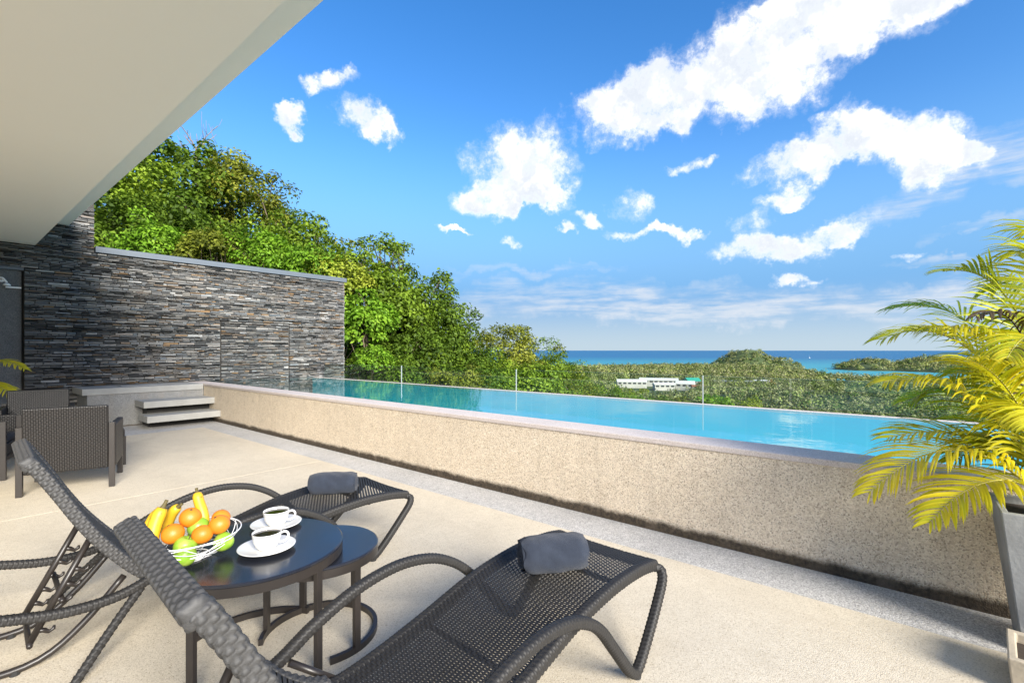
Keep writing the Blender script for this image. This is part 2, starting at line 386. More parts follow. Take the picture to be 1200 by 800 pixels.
# fruit
m, n, out = new_mat('orange'); v = pos(n)
princ(n, out, n.mix(noise(n, v, 14, 3), (.60, .16, .010), (.68, .23, .016)), .42, bump(n, n('TexVoronoi', {'Vector': v, 'Scale': 420.0}).outputs[0], .35, .001)); M['orange'] = m
m, n, out = new_mat('apple'); v = pos(n)
princ(n, out, n.mix(n.smooth(noise(n, v, 22, 5), .35, .7), (.20, .37, .026), (.36, .47, .075)), .36, None, 0, .5); M['apple'] = m
m, n, out = new_mat('banana'); v = pos(n)
sp = n.smooth(noise(n, n('Mapping', {'Vector': v, 'Scale': (1, 1, .6)}).outputs[0], 75, 4, .6), .60, .68)
y_ = n.mix(noise(n, v, 12, 3), (.54, .31, .012), (.64, .42, .025))
princ(n, out, n.mix(n.math('MULTIPLY', sp, .85), y_, (.10, .05, .012)), .45); M['banana'] = m
simple('banana_tip', (.09, .07, .02), .7, .2, 40)
simple('apple_stem', (.08, .05, .02), .8, .2, 40)
simple('rubber', (.02, .02, .02), .8, .1)
# ================================================================== terrain and sea
def coast(az):
    return np.interp(az, [-60, -8, 2, 6, 8, 14, 20, 28, 30, 36, 60, 140], [1100, 1150, 1150, 1200, 1550, 1850, 1800, 1600, 1540, 1600, 1700, 1700])
def vnoise(x, y, s, seed=0):
    a = np.sin(x/s*1.3+seed)*np.cos(y/s*1.1-seed*2)+.5*np.sin(x/s*2.9+y/s*1.7+seed*3)+.25*np.cos(x/s*5.3-y/s*6.1+seed)
    return a/1.75
HILLS = [(2010, 470, 120, 88, 58), (2040, 370, 90, 62, 22), (1960, 85, 150, 80, 21), (2020, -90, 200, 130, 28), (2150, -330, 300, 200, 48)]
def ground_z(x, y):
    x = np.asarray(x, float); y = np.asarray(y, float)
    a = -4-.45*np.maximum(0, x-8)+.33*np.clip(y-8, 0, 70)
    a = a+vnoise(x, y, 14, 1)*np.clip((np.hypot(x, y)-25)/60, 0, 1)*1.5
    k = 6.0
    base = -59.6+vnoise(x, y, 150, 2)*.8
    a = np.where(a > base+40, a, base+k*np.logaddexp(0, (a-base)/k))
    d = np.hypot(x, y); az = np.degrees(np.arctan2(y, x))
    sea = np.clip((d-coast(az))/60, 0, 1)
    a = a*(1-sea)+(-66)*sea
    for hx, hy, ra, rb, h in HILLS:
        q = ((x-hx)/ra)**2+((y-hy)/rb)**2
        a = np.maximum(a, -66+(h+6)*np.clip(1.25*np.exp(-q*.9)-.12, 0, 1)*(1+.08*vnoise(x, y, 45, 4)))
    return a
azs = np.radians(np.arange(-62, 142.1, .6)); ds = np.r_[np.geomspace(7.5, 1100, 74), np.arange(1130, 3000, 26)]
AZ, DS = np.meshgrid(azs, ds); GX, GY = DS*np.cos(AZ), DS*np.sin(AZ)
gv = np.stack([GX, GY, ground_z(GX, GY)], -1).reshape(-1, 3)
nA, nD = len(azs), len(ds)
ii, jj = np.meshgrid(np.arange(nD-1), np.arange(nA-1), indexing='ij'); b0 = (ii*nA+jj).ravel()
tag(link('ground', np_mesh('ground', gv, np.stack([b0, b0+nA, b0+nA+1, b0+1], 1)[:, ::-1], smooth=True), M['ground']), kind='structure')
sv = MB(); nseg = 96
rings = [30, 900, 3000, 9000, 30000, 60000]
pts = [(r*math.cos(2*math.pi*k/nseg), r*math.sin(2*math.pi*k/nseg), -61) for r in rings for k in range(nseg)]
fc = [(i*nseg+k, (i+1)*nseg+k, (i+1)*nseg+(k+1) % nseg, i*nseg+(k+1) % nseg) for i in range(len(rings)-1) for k in range(nseg)]
sv.add(pts, fc); tag(sv.build('sea', M['sea']), kind='structure')

# ================================================================== foliage
def unit(a): return a/np.maximum(np.linalg.norm(a, axis=1, keepdims=True), 1e-9)
def leaves(P, Nn, size, tint, aspect=.5, rg=rng, fold=.18):
    """one folded leaf per point: base, left, tip, right"""
    n_ = len(P); Nn = unit(Nn+1e-6)
    t = unit(np.cross(Nn, rg.normal(size=(n_, 3)))); b = np.cross(Nn, t)
    s = (np.asarray(size)*rg.uniform(.65, 1.3, n_))[:, None]
    v = np.empty((n_, 4, 3)); v[:, 0] = P-t*s*.5; v[:, 2] = P+t*s*.5-Nn*s*fold*.5
    v[:, 1] = P+b*s*aspect*.5+Nn*s*fold; v[:, 3] = P-b*s*aspect*.5+Nn*s*fold
    q = np.arange(n_*4).reshape(-1, 4)
    return v.reshape(-1, 3), q, np.repeat(tint, 4) if hasattr(tint, '__len__') else np.full(n_*4, tint)
def crown_points(c, rad, nclump, per, clump, rg, shell=.62, low=-.55, droop=.0):
    """leaf positions in clumps spread over the outer part of an uneven crown"""
    c = np.array(c, float); rad = np.array(rad, float)
    d = unit(rg.normal(size=(nclump*3, 3))); d = d[d[:, 2] > low][:nclump]
    lob = 1+.22*np.sin(d[:, 0]*5+c[0])*np.cos(d[:, 1]*4+c[1])+.14*rg.normal(size=len(d))
    cc = c+d*rad*(rg.uniform(shell, 1.0, len(d))*lob)[:, None]
    k = len(cc); sz = clump*rg.uniform(.6, 1.35, k)
    e = unit(rg.normal(size=(k*per, 3)))
    e[:, 2] = np.where(e[:, 2] < -.55, -e[:, 2], e[:, 2])
    rr_ = rg.uniform(.45, 1, k*per)**.6
    idx = np.repeat(np.arange(k), per)
    P = cc[idx]+e*np.array([1, 1, .8])*(rr_*sz[idx])[:, None]+rg.normal(size=e.shape)*clump*.16
    nn = e*.7+unit(P-c)*.4+np.array([0, 0, .55])+rg.normal(size=e.shape)*.45
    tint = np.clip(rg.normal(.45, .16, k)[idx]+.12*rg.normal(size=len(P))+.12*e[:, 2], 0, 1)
    return P, nn, tint, cc
def woody(mb, base, c, tips, r0, rg):
    base = np.array(base, float); c = np.array(c, float)
    mid = (base+c)/2+rg.normal(size=3)*np.array([.25, .25, .1])*np.linalg.norm(c-base)*.12
    tr, _ = spline([base-[0, 0, .4], mid, c, c+[0, 0, np.linalg.norm(c-base)*.06]], 9)
    mb.tube(tr, list(np.linspace(r0, r0*.35, 9)), 8)
    for t in tips:
        s0 = tr[rg.integers(4, 8)]
        m_ = (s0+t)/2+rg.normal(size=3)*.12*np.linalg.norm(t-s0)+[0, 0, .08*np.linalg.norm(t-s0)]
        p, _ = spline([s0, m_, t], 6); rl = r0*rg.uniform(.22, .38)
        mb.tube(p, list(np.linspace(rl, rl*.3, 6)), 5)
def tree(name, label, cat, mat, c, rad, nclump, per, clump, leaf, group=None, limbs=12, seed=0, r0=None, low=-.55, shell=.62, base=None, tintoff=0):
    rg = np.random.default_rng(seed+101)
    bx, by = (c[0], c[1]) if base is None else base
    bz = float(ground_z(bx, by))
    root = empty(name, (bx, by, bz), 0, label, cat, group)
    o3 = np.array([bx, by, bz]); cl = np.array(c)-o3
    P, nn, tint, cc = crown_points(cl, rad, nclump, int(per*1.35), clump, rg, shell, low)
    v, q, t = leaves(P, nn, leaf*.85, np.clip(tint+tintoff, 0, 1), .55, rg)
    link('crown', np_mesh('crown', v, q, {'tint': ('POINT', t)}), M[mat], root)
    mb = MB(); tips = cc[rg.permutation(len(cc))[:limbs]]
    woody(mb, (0, 0, 0), cl-[0, 0, rad[2]*.25], tips, r0 or max(.08, .055*rad[2]+.05), rg)
    mb.build('trunk', M['trunk'], root, True)
    return root
G1 = 'trees on the slope behind the stone wall'
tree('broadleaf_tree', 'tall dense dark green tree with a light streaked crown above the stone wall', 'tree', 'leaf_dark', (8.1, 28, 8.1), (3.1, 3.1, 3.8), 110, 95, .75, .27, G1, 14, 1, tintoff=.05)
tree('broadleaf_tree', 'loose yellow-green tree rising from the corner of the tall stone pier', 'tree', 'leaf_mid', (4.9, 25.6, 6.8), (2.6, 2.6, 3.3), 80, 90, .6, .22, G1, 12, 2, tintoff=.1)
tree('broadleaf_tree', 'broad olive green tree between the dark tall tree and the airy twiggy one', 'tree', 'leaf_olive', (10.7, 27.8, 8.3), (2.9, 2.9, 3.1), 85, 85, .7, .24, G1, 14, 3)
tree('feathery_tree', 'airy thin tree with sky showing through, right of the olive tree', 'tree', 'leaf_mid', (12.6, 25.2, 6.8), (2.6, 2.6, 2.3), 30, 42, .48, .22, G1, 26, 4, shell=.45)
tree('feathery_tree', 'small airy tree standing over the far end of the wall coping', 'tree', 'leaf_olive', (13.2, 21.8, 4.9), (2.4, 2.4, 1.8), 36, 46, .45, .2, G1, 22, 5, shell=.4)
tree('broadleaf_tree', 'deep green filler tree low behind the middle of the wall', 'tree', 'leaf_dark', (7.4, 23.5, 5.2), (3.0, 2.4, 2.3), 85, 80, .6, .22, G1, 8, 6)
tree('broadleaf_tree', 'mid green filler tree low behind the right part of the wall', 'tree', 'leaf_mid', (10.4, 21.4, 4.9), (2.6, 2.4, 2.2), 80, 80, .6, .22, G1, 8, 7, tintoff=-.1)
tree('broadleaf_tree', 'dark green filler tree low beside the tall stone pier', 'tree', 'leaf_dark', (4.4, 22.0, 4.6), (1.9, 2.0, 2.4), 70, 80, .55, .2, G1, 8, 8)
G2 = 'bushes peeping over the wall coping'
for k, (cx, cy, cz, rx, m_, lb) in enumerate([
        (4.85, 19.6, 4.75, 1.0, 'leaf_bright', 'fresh green bush over the coping next to the stone pier'),
        (6.3, 18.3, 4.55, .9, 'leaf_olive', 'brownish yellow bush peeping over the middle of the coping'),
        (7.5, 17.5, 4.5, 1.0, 'leaf_bright', 'bright green rounded bush over the coping beside the brownish bush'),
        (8.5, 16.4, 4.2, 1.0, 'leaf_bright', 'light green clumpy bush over the coping near the wall end'),
        (9.5, 15.9, 3.95, .85, 'leaf_yellow', 'pale yellow-green bush at the very end of the coping')]):
    tree('bush', lb, 'bush', m_, (cx, cy, cz), (rx*1.15, rx, rx*.85), 34, 70, .36, .15, G2, 6, 20+k, r0=.06, tintoff=-.05)
# trees past the wall's right end
tree('open_branched_tree', 'tree with open branches and leaf tufts above the wall end, against the sky', 'tree', 'leaf_mid', (12.9, 18.2, 5.35), (2.3, 2.3, 1.3), 30, 42, .34, .2, None, 40, 31, shell=.45, low=-.4, base=(12.2, 17.4), r0=.13)
tree('open_branched_tree', 'slender tree leaning out with dark leaf tufts over the right edge of the thicket', 'tree', 'leaf_dark', (15.0, 17.1, 3.7), (1.4, 1.4, 1.6), 26, 40, .32, .2, None, 32, 32, shell=.45, low=-.6, base=(14.6, 16.8), r0=.12, tintoff=.1)
tree('broadleaf_tree', 'big rounded green tree directly right of the stone wall end', 'tree', 'leaf_mid', (11.6, 16.2, 2.95), (1.9, 1.9, 1.8), 95, 90, .5, .19, None, 10, 33, tintoff=-.08)
tree('broadleaf_tree', 'dense olive tree with small leaves at the right of the thicket', 'tree', 'leaf_dark', (14.1, 16.0, 1.5), (1.75, 1.8, 2.1), 130, 95, .48, .17, None, 10, 34, tintoff=.12)
tree('broadleaf_tree', 'bright leafy tree against the end of the stone wall', 'tree', 'leaf_bright', (9.5, 14.2, 2.2), (.95, .95, .95), 46, 70, .36, .17, None, 8, 35)
tree('bush', 'bright green bush low at the foot of the wall end beside the pool', 'bush', 'leaf_bright', (8.95, 12.9, .98), (.55, .55, .38), 26, 60, .24, .12, None, 5, 36, r0=.04)
tree('bush', 'dark shrub behind the glass balustrade next to the wall end', 'bush', 'leaf_dark', (9.4, 12.4, .25), (.9, 1.0, .6), 40, 70, .3, .12, None, 6, 37, r0=.05)
tree('bush', 'grey-green shrub behind the glass in front of the olive tree', 'bush', 'leaf_olive', (11.2, 11.6, .2), (1.1, 1.0, .55), 40, 70, .3, .12, None, 6, 38, r0=.05)
tree('broadleaf_tree', 'dark green low tree filling the foot of the thicket past the wall end', 'tree', 'leaf_dark', (12.2, 15.0, .6), (1.9, 1.7, 1.8), 120, 80, .5, .18, None, 8, 42)
tree('broadleaf_tree', 'dark low tree filling the right foot of the thicket', 'tree', 'leaf_dark', (15.6, 15.6, -.6), (2.0, 1.8, 2.0), 110, 80, .5, .2, None, 8, 43, tintoff=.08)
tree('bush', 'dark bushy shrub filling the gap between the wall end and the thicket', 'bush', 'leaf_dark', (10.2, 14.0, .2), (1.3, 1.2, 1.3), 70, 80, .4, .15, None, 6, 44, r0=.06)
tree('broadleaf_tree', 'dark tree deep in the thicket behind the bright leafy one', 'tree', 'leaf_dark', (11.4, 17.9, 1.4), (1.9, 1.7, 1.9), 90, 70, .5, .2, None, 8, 45)
tree('bush', 'dark low shrub behind the glass balustrade under the thicket', 'bush', 'leaf_dark', (13.2, 13.4, -.2), (1.6, 1.4, 1.0), 60, 80, .4, .15, None, 6, 39, r0=.06)
# slope descending to the right
G3 = 'trees stepping down the slope towards the sea'
for k, (c, r_, m_, lb, to) in enumerate([
        ((25.6, 24.0, -1.6), (3.1, 3.1, 2.7), 'leaf_mid', 'yellow-green tree beside the thicket, highest of those stepping down the slope', .1),
        ((34.5, 29.4, .2), (4.3, 4.3, 3.6), 'leaf_olive', 'rounded olive tree second highest on the descending slope', .1),
        ((29.5, 22.0, -2.2), (3.0, 3.0, 2.4), 'leaf_mid', 'leafy green tree low behind the glass below the olive trees', .0),
        ((44.5, 33.0, -1.8), (4.4, 4.6, 3.7), 'leaf_mid', 'broad green tree half way down the descending slope', -.05),
        ((40.0, 26.5, -4.5), (3.8, 3.8, 3.2), 'leaf_olive', 'olive tree with a low crown just above the pool edge', -.05),
        ((56.0, 36.0, -4.6), (4.8, 5.0, 3.8), 'leaf_dark', 'dark green tree near the lower end of the descending slope', .15),
        ((52.0, 28.5, -6.6), (4.2, 4.2, 3.2), 'leaf_mid', 'green tree at the pool edge between the olive and the dark one', -.1),
        ((66.0, 34.0, -8.0), (4.6, 4.8, 3.2), 'leaf_dark', 'last dark tree of the descending slope, beside the yellow meadow', .1)]):
    tree('slope_tree', lb, 'tree', m_, c, r_, 90, 70, .8, .3, G3, 9, 50+k, tintoff=to)
# bare twiggy tree behind the roof edge
bz = float(ground_z(10.6, 34.2)); bt = empty('bare_tree', (10.6, 34.2, bz), 0, 'bare leafless branches rising at the roof edge above the trees', 'tree')
mb = MB(); rg = np.random.default_rng(5); hh = 14.0-bz
tr, _ = spline([(0, 0, -.4), (.3, .2, hh*.5), (0, 0, hh)], 10); mb.tube(tr, list(np.linspace(.18, .06, 10)), 7)
mb.build('trunk', M['trunk'], bt, True)
for k in range(16):
    mb = MB(); a = rg.uniform(0, 6.28); s0 = tr[rg.integers(6, 10)]; L = rg.uniform(1.4, 2.6)
    e = s0+np.array([math.cos(a)*L*.7, math.sin(a)*L*.7, L*rg.uniform(.5, 1.1)])
    p, _ = spline([s0, (s0+e)/2+rg.normal(size=3)*.15, e], 6); mb.tube(p, list(np.linspace(.045, .014, 6)), 5)
    for j in range(5):
        s1 = p[rg.integers(1, 5)]; e1 = s1+rg.normal(size=3)*.45+[0, 0, .35]
        mb.tube([s1, (s1+e1)/2+rg.normal(size=3)*.06, e1], [.018, .013, .008], 4)
    mb.build('branch', M['twig'], bt, True)
# undergrowth over the near hillside: one uncountable mass
rg = np.random.default_rng(9); n_ = 60000
ux = rg.uniform(7.5, 75, n_); uy = rg.uniform(8, 75, n_); kp = (uy > 13.2) | (ux > 9); ux, uy = ux[kp], uy[kp]
uz = ground_z(ux, uy)+rg.uniform(0, 1, len(ux))**2*(1.0+.9*vnoise(ux, uy, 3, 6))
P = np.stack([ux, uy, uz], 1); nn = rg.normal(size=P.shape)*.6+[0, 0, 1]
v, q, t = leaves(P, nn, .42, np.clip(.35+.3*vnoise(ux, uy, 5, 3)+.1*rg.normal(size=len(ux)), 0, 1), .6, rg)
tag(link('undergrowth', np_mesh('undergrowth', v, q, {'tint': ('POINT', t)}), M['leaf_dark']), 'low dark green undergrowth covering the slope under the trees', 'undergrowth', kind='stuff')
# the forest on the plain: far-off mass of crowns
def forest():
    rg = np.random.default_rng(21); V = []; Q = []; T = []; nb = 0
    clear = [(745, 310, 215, 66), (300, 125, 30, 14)]
    for d0, d1, sp, npl, lf, cr in ((70, 200, 7.5, 320, .95, 4.8), (200, 480, 11, 220, 1.5, 7.0), (480, 1000, 12.5, 90, 2.3, 7.6), (1000, 2300, 14, 34, 3.6, 8.0)):
        a0, a1 = R(-24), R(52)
        area = .5*(d1**2-d0**2)*(a1-a0); m_ = int(area/(sp*sp))
        d = np.sqrt(rg.uniform(d0**2, d1**2, m_)); a = rg.uniform(a0, a1, m_)
        x, y = d*np.cos(a), d*np.sin(a); z = ground_z(x, y)
        ok = (z > -60.6) & (z < -9)
        for cx, cy, rx, ry in clear:
            ca, sa = math.cos(math.atan2(cy, cx)), math.sin(math.atan2(cy, cx))
            u = (x-cx)*ca+(y-cy)*sa; w_ = -(x-cx)*sa+(y-cy)*ca
            ok &= (u/rx)**2+(w_/ry)**2 > 1
        x, y, z = x[ok], y[ok], z[ok]; m_ = len(x)
        r_ = cr*rg.uniform(.6, 1.25, m_); h = r_*rg.uniform(1.4, 2.3, m_)
        ti = np.clip(rg.normal(.48, .24, m_)+.2*vnoise(x, y, 70, 1), .02, .98)
        e = unit(rg.normal(size=(m_*npl, 3))); e[:, 2] = np.abs(e[:, 2])*.95-.12
        idx = np.repeat(np.arange(m_), npl); lob = 1+.2*np.sin(e[:, 0]*4+x[idx])*np.cos(e[:, 1]*5+y[idx])
        P = np.stack([x, y, z+h*.42], 1)[idx]+e*np.stack([r_, r_, h*.72], 1)[idx]*(lob*rg.uniform(.72, 1.0, m_*npl))[:, None]
        nn = e+[0, 0, .35]+rg.normal(size=e.shape)*.35
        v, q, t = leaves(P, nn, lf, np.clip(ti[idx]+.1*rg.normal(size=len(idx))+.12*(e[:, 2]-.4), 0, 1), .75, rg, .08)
        V.append(v); Q.append(q+nb); T.append(t); nb += len(v)
    o = link('forest', np_mesh('forest', np.vstack(V), np.vstack(Q), {'tint': ('POINT', np.concatenate(T))}), M['leaf_forest'])
    tag(o, 'grey-green forest covering the plain down to the coast', 'forest', kind='stuff')
forest()
# brighter single trees at the near rim of the plain
G4 = 'bright green trees at the near rim of the forest'
for k, (x, y, m_, lb) in enumerate([(303, 137, 'leaf_bright', 'bright green round tree on the plain under the green-roofed building'), (318, 128, 'leaf_dark', 'dark round tree beside the rust tinged one at the forest rim'),
        (322, 117, 'leaf_olive', 'rust tinged tree in the row at the forest rim'), (350, 104, 'leaf_bright', 'bright green tree in the middle of the forest rim seen over the pool'),
        (330, 92, 'leaf_bright', 'bright yellow-green tree beside the middle one at the forest rim'), (335, 76, 'leaf_yellow', 'pale green low tree at the end of the bright row at the forest rim')]):
    tree('rim_tree', lb, 'tree', m_, (x, y, -37.0-.6*(k % 3)), (9.0, 9.0, 6.5), 90, 40, 1.9, 1.3, G4, 4, 80+k, r0=.5)
# yellow-green grove before the white roofs
a_ = math.atan2(172, 355); k = 0
for (d, w_) in [(560, 40), (572, 29), (565, 18), (575, 7), (566, -5), (580, -15), (590, 35), (596, 22), (600, 10), (605, -3), (612, -20)]:
    x, y = d*math.cos(a_)-w_*math.sin(a_), d*math.sin(a_)+w_*math.cos(a_); z = float(ground_z(x, y))
    tree('grove_tree', 'yellow-green tree of the grove in front of the low white roofs', 'tree', 'leaf_yellow', (x, y, z+8), (7, 7, 5), 60, 22, 1.6, 1.5, 'yellow-green grove before the white roofs', 3, 300+k, r0=.4); k += 1

# far low buildings
def far_building(name, label, px, py, lx, ly, h, rz, roofmat, ridge=2.0, nwin=8):
    bz = float(ground_z(px, py)); root = empty(name, (px, py, bz), rz, label, 'building', 'low buildings in the forest')
    MB().box(-lx/2, lx/2, -ly/2, ly/2, -1, h).build('wall', M['facade'], root)
    o = .8; m_ = MB()
    m_.add([(-lx/2-o, -ly/2-o, h), (lx/2+o, -ly/2-o, h), (lx/2+o, ly/2+o, h), (-lx/2-o, ly/2+o, h), (-lx/2-o, 0, h+ridge), (lx/2+o, 0, h+ridge),
            (-lx/2-o, -ly/2-o, h-.25), (lx/2+o, -ly/2-o, h-.25), (lx/2+o, ly/2+o, h-.25), (-lx/2-o, ly/2+o, h-.25)],
           [(0, 1, 5, 4), (2, 3, 4, 5), (0, 4, 3), (1, 2, 5), (6, 7, 1, 0), (7, 8, 2, 1), (8, 9, 3, 2), (9, 6, 0, 3), (9, 8, 7, 6)])
    m_.build('roof', roofmat, root)
    me = None
    for k in range(nwin):
        x = -lx/2+(k+.5)*lx/nwin; w2 = lx/nwin*.32
        for s in (-1, 1):
            MB().box(x-w2, x+w2, s*ly/2-.25, s*ly/2+.25, h-3.4, h-1.1).build('window', M['window_dark'], root)
az0 = math.atan2(385, 835)-math.pi/2
for (d, w_, lx, ly, h, rz, rm, rd, lb) in [
        (800, 52, 46, 18, 6.0, .12, 'roof_white', 4.0, 'long white-roofed building at the left end of the resort in the forest'),
        (845, 8, 62, 20, 6.5, -.05, 'roof_white', 3.6, 'longest white-roofed building in the middle of the resort in the forest'),
        (765, 4, 30, 16, 5.0, .2, 'roof_white', 3.0, 'small white-roofed building in front of the longest one in the forest'),
        (775, -28, 26, 17, 6.0, -.2, 'roof_white', 4.5, 'white-roofed building beside the green roof in the forest'),
        (815, -42, 20, 20, 8.0, .3, 'roof_green', 5.0, 'building with a green roof among white roofs in the forest'),
        (742, -44, 20, 12, 4.0, .1, 'roof_red', 2.5, 'low building with a reddish roof under the green-roofed one'),
        (850, -118, 80, 15, 6.5, .06, 'roof_grey', 1.2, 'long flat grey-roofed building right of the green roof in the forest'),
        (855, -152, 22, 16, 7.5, .06, 'roof_white', 1.2, 'white end block joined to the grey-roofed building in the forest')]:
    a = math.atan2(385, 835); w_ -= 45; x = d*math.cos(a)-w_*math.sin(a); y = d*math.sin(a)+w_*math.cos(a)
    far_building('low_building', lb, x, y, lx, ly, h+4, az0+rz+math.pi, M[rm], rd, max(3, int(lx/7)))
far_building('hut', 'small hut with a dark pointed roof at the edge of the yellow grove', 330, 166, 13, 11, 15, az0+math.pi/2, M['roof_dark'], 4.4, 2)
# boat
bo = empty('sailing_boat', (4300, 560, -61.0), .6, 'tiny pale boat out on the sea beside the wooded hill', 'boat')
MB().add([(-9, -2.6, .2), (8, -2.6, .2), (14, 0, .4), (8, 2.6, .2), (-9, 2.6, .2), (-9.5, -3, 3), (9, -3, 3), (16, 0, 3.6), (9, 3, 3), (-9.5, 3, 3)],
    [(0, 1, 6, 5), (1, 2, 7, 6), (2, 3, 8, 7), (3, 4, 9, 8), (4, 0, 5, 9), (5, 6, 7, 8, 9), (4, 3, 2, 1, 0)]).build('hull', M['white_paint'], bo)
MB().box(-6, 4, -1.8, 1.8, 2.9, 5.6).build('cabin', M['white_paint'], bo)
MB().tube([(1, 0, 3), (1, 0, 24)], [.25, .15], 6).build('mast', M['white_paint'], bo)
# ================================================================== terrace
tf = empty('terrace_floor', (0, 0, 0)); tag(tf, kind='structure')
MB().box(-6, 3.58, -7, 12.2, -.5, -.004).build('border_strip', M['border'], tf)
xs = [-6, -1.55, 3.16]; ys = [-7, -2.6, 1.55, 5.7, 9.83]
for i in range(2):
    for j in range(4):
        g = .004
        MB().box(xs[i]+g, xs[i+1]-g, ys[j]+g, ys[j+1]-g, -.03, 0).build('floor_slab', M['floor'], tf)

# ================================================================== pool
pool = empty('swimming_pool', (3.58, 4, 0), 0, 'raised infinity pool with pebble faced wall and pale coping along the terrace', 'pool')
def W(name, mat, *b, bevel=0, **k):        # world-space box as a part of the pool
    x0, x1, y0, y1, z0, z1 = b
    return MB().box(x0-3.58, x1-3.58, y0-4, y1-4, z0, z1).build(name, mat, pool, bevel=bevel)
W('front_wall', M['poolwall'], 3.58, 3.80, -5.5, 11.1, -.3, .672)
W('coping', M['coping'], 3.572, 3.90, -5.5, 12.05, .672, .713, bevel=.006)
W('inner_wall', M['pooltile'], 3.80, 3.90, -5.5, 12.0, -.8, .671)
W('weir', M['coping'], 6.40, 6.50, -5.5, 12.0, -3.5, .693, bevel=.003)
W('weir_lining', M['pooltile'], 6.385, 6.398, -5.3, 11.99, -.8, .66)
W('end_wall', M['pooltile'], 3.81, 6.39, -5.5, -5.3, -.8, .70)
W('basin_floor', M['pooltile'], 3.81, 6.39, -5.3, 12.0, -.9, -.55)
for k in range(3): W('pool_step', M['pooltile'], 3.902, 4.35+.35*(2-k), -1.0, 1.2, -.55, -.35+.27*k)
w = MB().box(3.902, 6.398, -5.28, 11.99, .689, .6905)
wo = MB().add([(3.899, -5.3, .69), (6.401, -5.3, .69), (6.401, 12.0, .69), (3.899, 12.0, .69)], [(0, 1, 2, 3)]).build('pool_water', M['water']); tag(wo, kind='structure')
# entry block with concrete face, and the two floating steps
blk = empty('entry_platform', (2.6, 11.1, 0), 0, 'grey rendered platform joining the pool coping at the steps', 'platform')
MB().box(1.77-2.6, 3.575-2.6, 0, .9, -.3, .60).build('base', M['concrete'], blk)
MB().box(1.70-2.6, 3.568-2.6, -.02, .895, .60, .712).build('top_slab', M['slab'], blk, bevel=.006)
MB().box(-.30, .38, .30, .62, .7125, .722).build('drain_cover', M['potgrey'], blk)
for k, (y0, y1, z1, lb) in enumerate([(10.2, 10.78, .235, 'lower thick concrete step floating in front of the pool platform'), (10.50, 11.095, .47, 'upper thick concrete step floating in front of the pool platform')]):
    s = MB().box(2.42+.02*k, 3.579, y0, y1, z1-.115, z1).build('step', M['slab'], None, bevel=.006)
    tag(s, lb, 'step', 'floating steps up to the pool')
sp_ = MB().box(2.56, 3.579, 10.62, 11.098, -.01, .118).build('step_support', M['core']); tag(sp_, 'dark recessed support under the lower concrete step', 'step support')
sp_ = MB().box(2.56, 3.579, 10.80, 11.097, .119, .354).build('step_support', M['core']); tag(sp_, 'dark recessed support between the two concrete steps', 'step support')

# ================================================================== stone wall
SY = 12.0
wall = empty('stone_wall', (3.5, SY, 0), 0, 'tall wall clad in thin grey and rust stone strips behind the pool', 'wall')
def SW(name, mat, x0, x1, y0, y1, z0, z1, parent=wall, bevel=0): return MB().box(x0-3.5, x1-3.5, y0-SY, y1-SY, z0, z1).build(name, mat, parent, bevel=bevel)
SW('core', M['core'], 1.075, 7.30, SY+.04, SY+.36, -3.5, 3.27)
SW('pier_core', M['core'], -3, 2.02, SY+.05, SY+.37, 2.86, 5.0)
SW('panel_core', M['core'], -3, 1.074, SY+.12, SY+.37, -.5, 2.859)
SW('coping', M['copingmetal'], 2.03, 7.36, SY-.05, SY+.42, 3.271, 3.385, bevel=.004)
def stone_verts(l, h, dpt, rg):
    j = lambda s: rg.uniform(-s, s)
    x0, x1, z0, z1 = 0, l, 0, h
    return [(x0, .06, z0), (x1, .06, z0), (x1, .06, z1), (x0, .06, z1),
            (x0+abs(j(.006)), -dpt+j(.007), z0+abs(j(.006))), (x1-abs(j(.006)), -dpt+j(.007), z0+abs(j(.006))), (x1-abs(j(.008)), -dpt+j(.007), z1-abs(j(.007))), (x0+abs(j(.008)), -dpt+j(.007), z1-abs(j(.007)))]
SF = [(4, 5, 6, 7), (7, 6, 2, 3), (5, 1, 2, 6), (0, 4, 7, 3), (0, 1, 5, 4)]
rg = np.random.default_rng(12)
variants = [MB().add(stone_verts(1, 1, 1, rg), SF) for _ in range(1)]
stones = []
def lay(x0, x1, z0, z1, region):
    z = z0
    while z < z1-.008:
        h = min(rg.choice([.014, .019, .025, .032, .042], p=[.2, .28, .26, .18, .08])*rg.uniform(.9, 1.1), z1-z)
        x = x0-rg.uniform(0, .2)*0; 
        while x < x1-.004:
            l = min(rg.choice([rg.uniform(.05, .16), rg.uniform(.12, .30)]), x1-x)
            if x1-x-l < .05: l = x1-x
            stones.append((x, z, l-.004, h-.0045, rg.uniform(.0, .045)*rg.uniform(.3, 1), region)); x += l
        z += h
DX0, DX1, DZ1 = 4.22, 5.76, 2.07
lay(1.075, 7.30, -.02, .715, 'main') if False else None
lay(1.075, 3.58, .0, .72, 'main')
lay(1.075, DX0-.022, .72, DZ1, 'main'); lay(DX1+.022, 7.30, .60, DZ1, 'main'); lay(DX0, DX1, .66, DZ1-.022, 'door')
lay(1.075, 7.30, DZ1, 2.86, 'main'); lay(-3, 7.30, 2.86, 3.27, 'main'); lay(-3, 2.02, 3.27, 4.1, 'main')
order = sorted(range(len(stones)), key=lambda i: -(stones[i][2]*stones[i][3])*(0.0 if (stones[i][0] < .4 or stones[i][1] > 3.9) else 1))
pick = set([i for i in order if stones[i][5] == 'main'][:300])
mesh_bank = []
door = empty('door', (4.99-3.5, 0, .66)); door.parent = wall
MB().box(DX0-4.99, DX1-4.99, .02, .05, 0, DZ1-.66-.014).build('door_leaf', M['core'], door)
run = {'main': MB(), 'door': MB()}
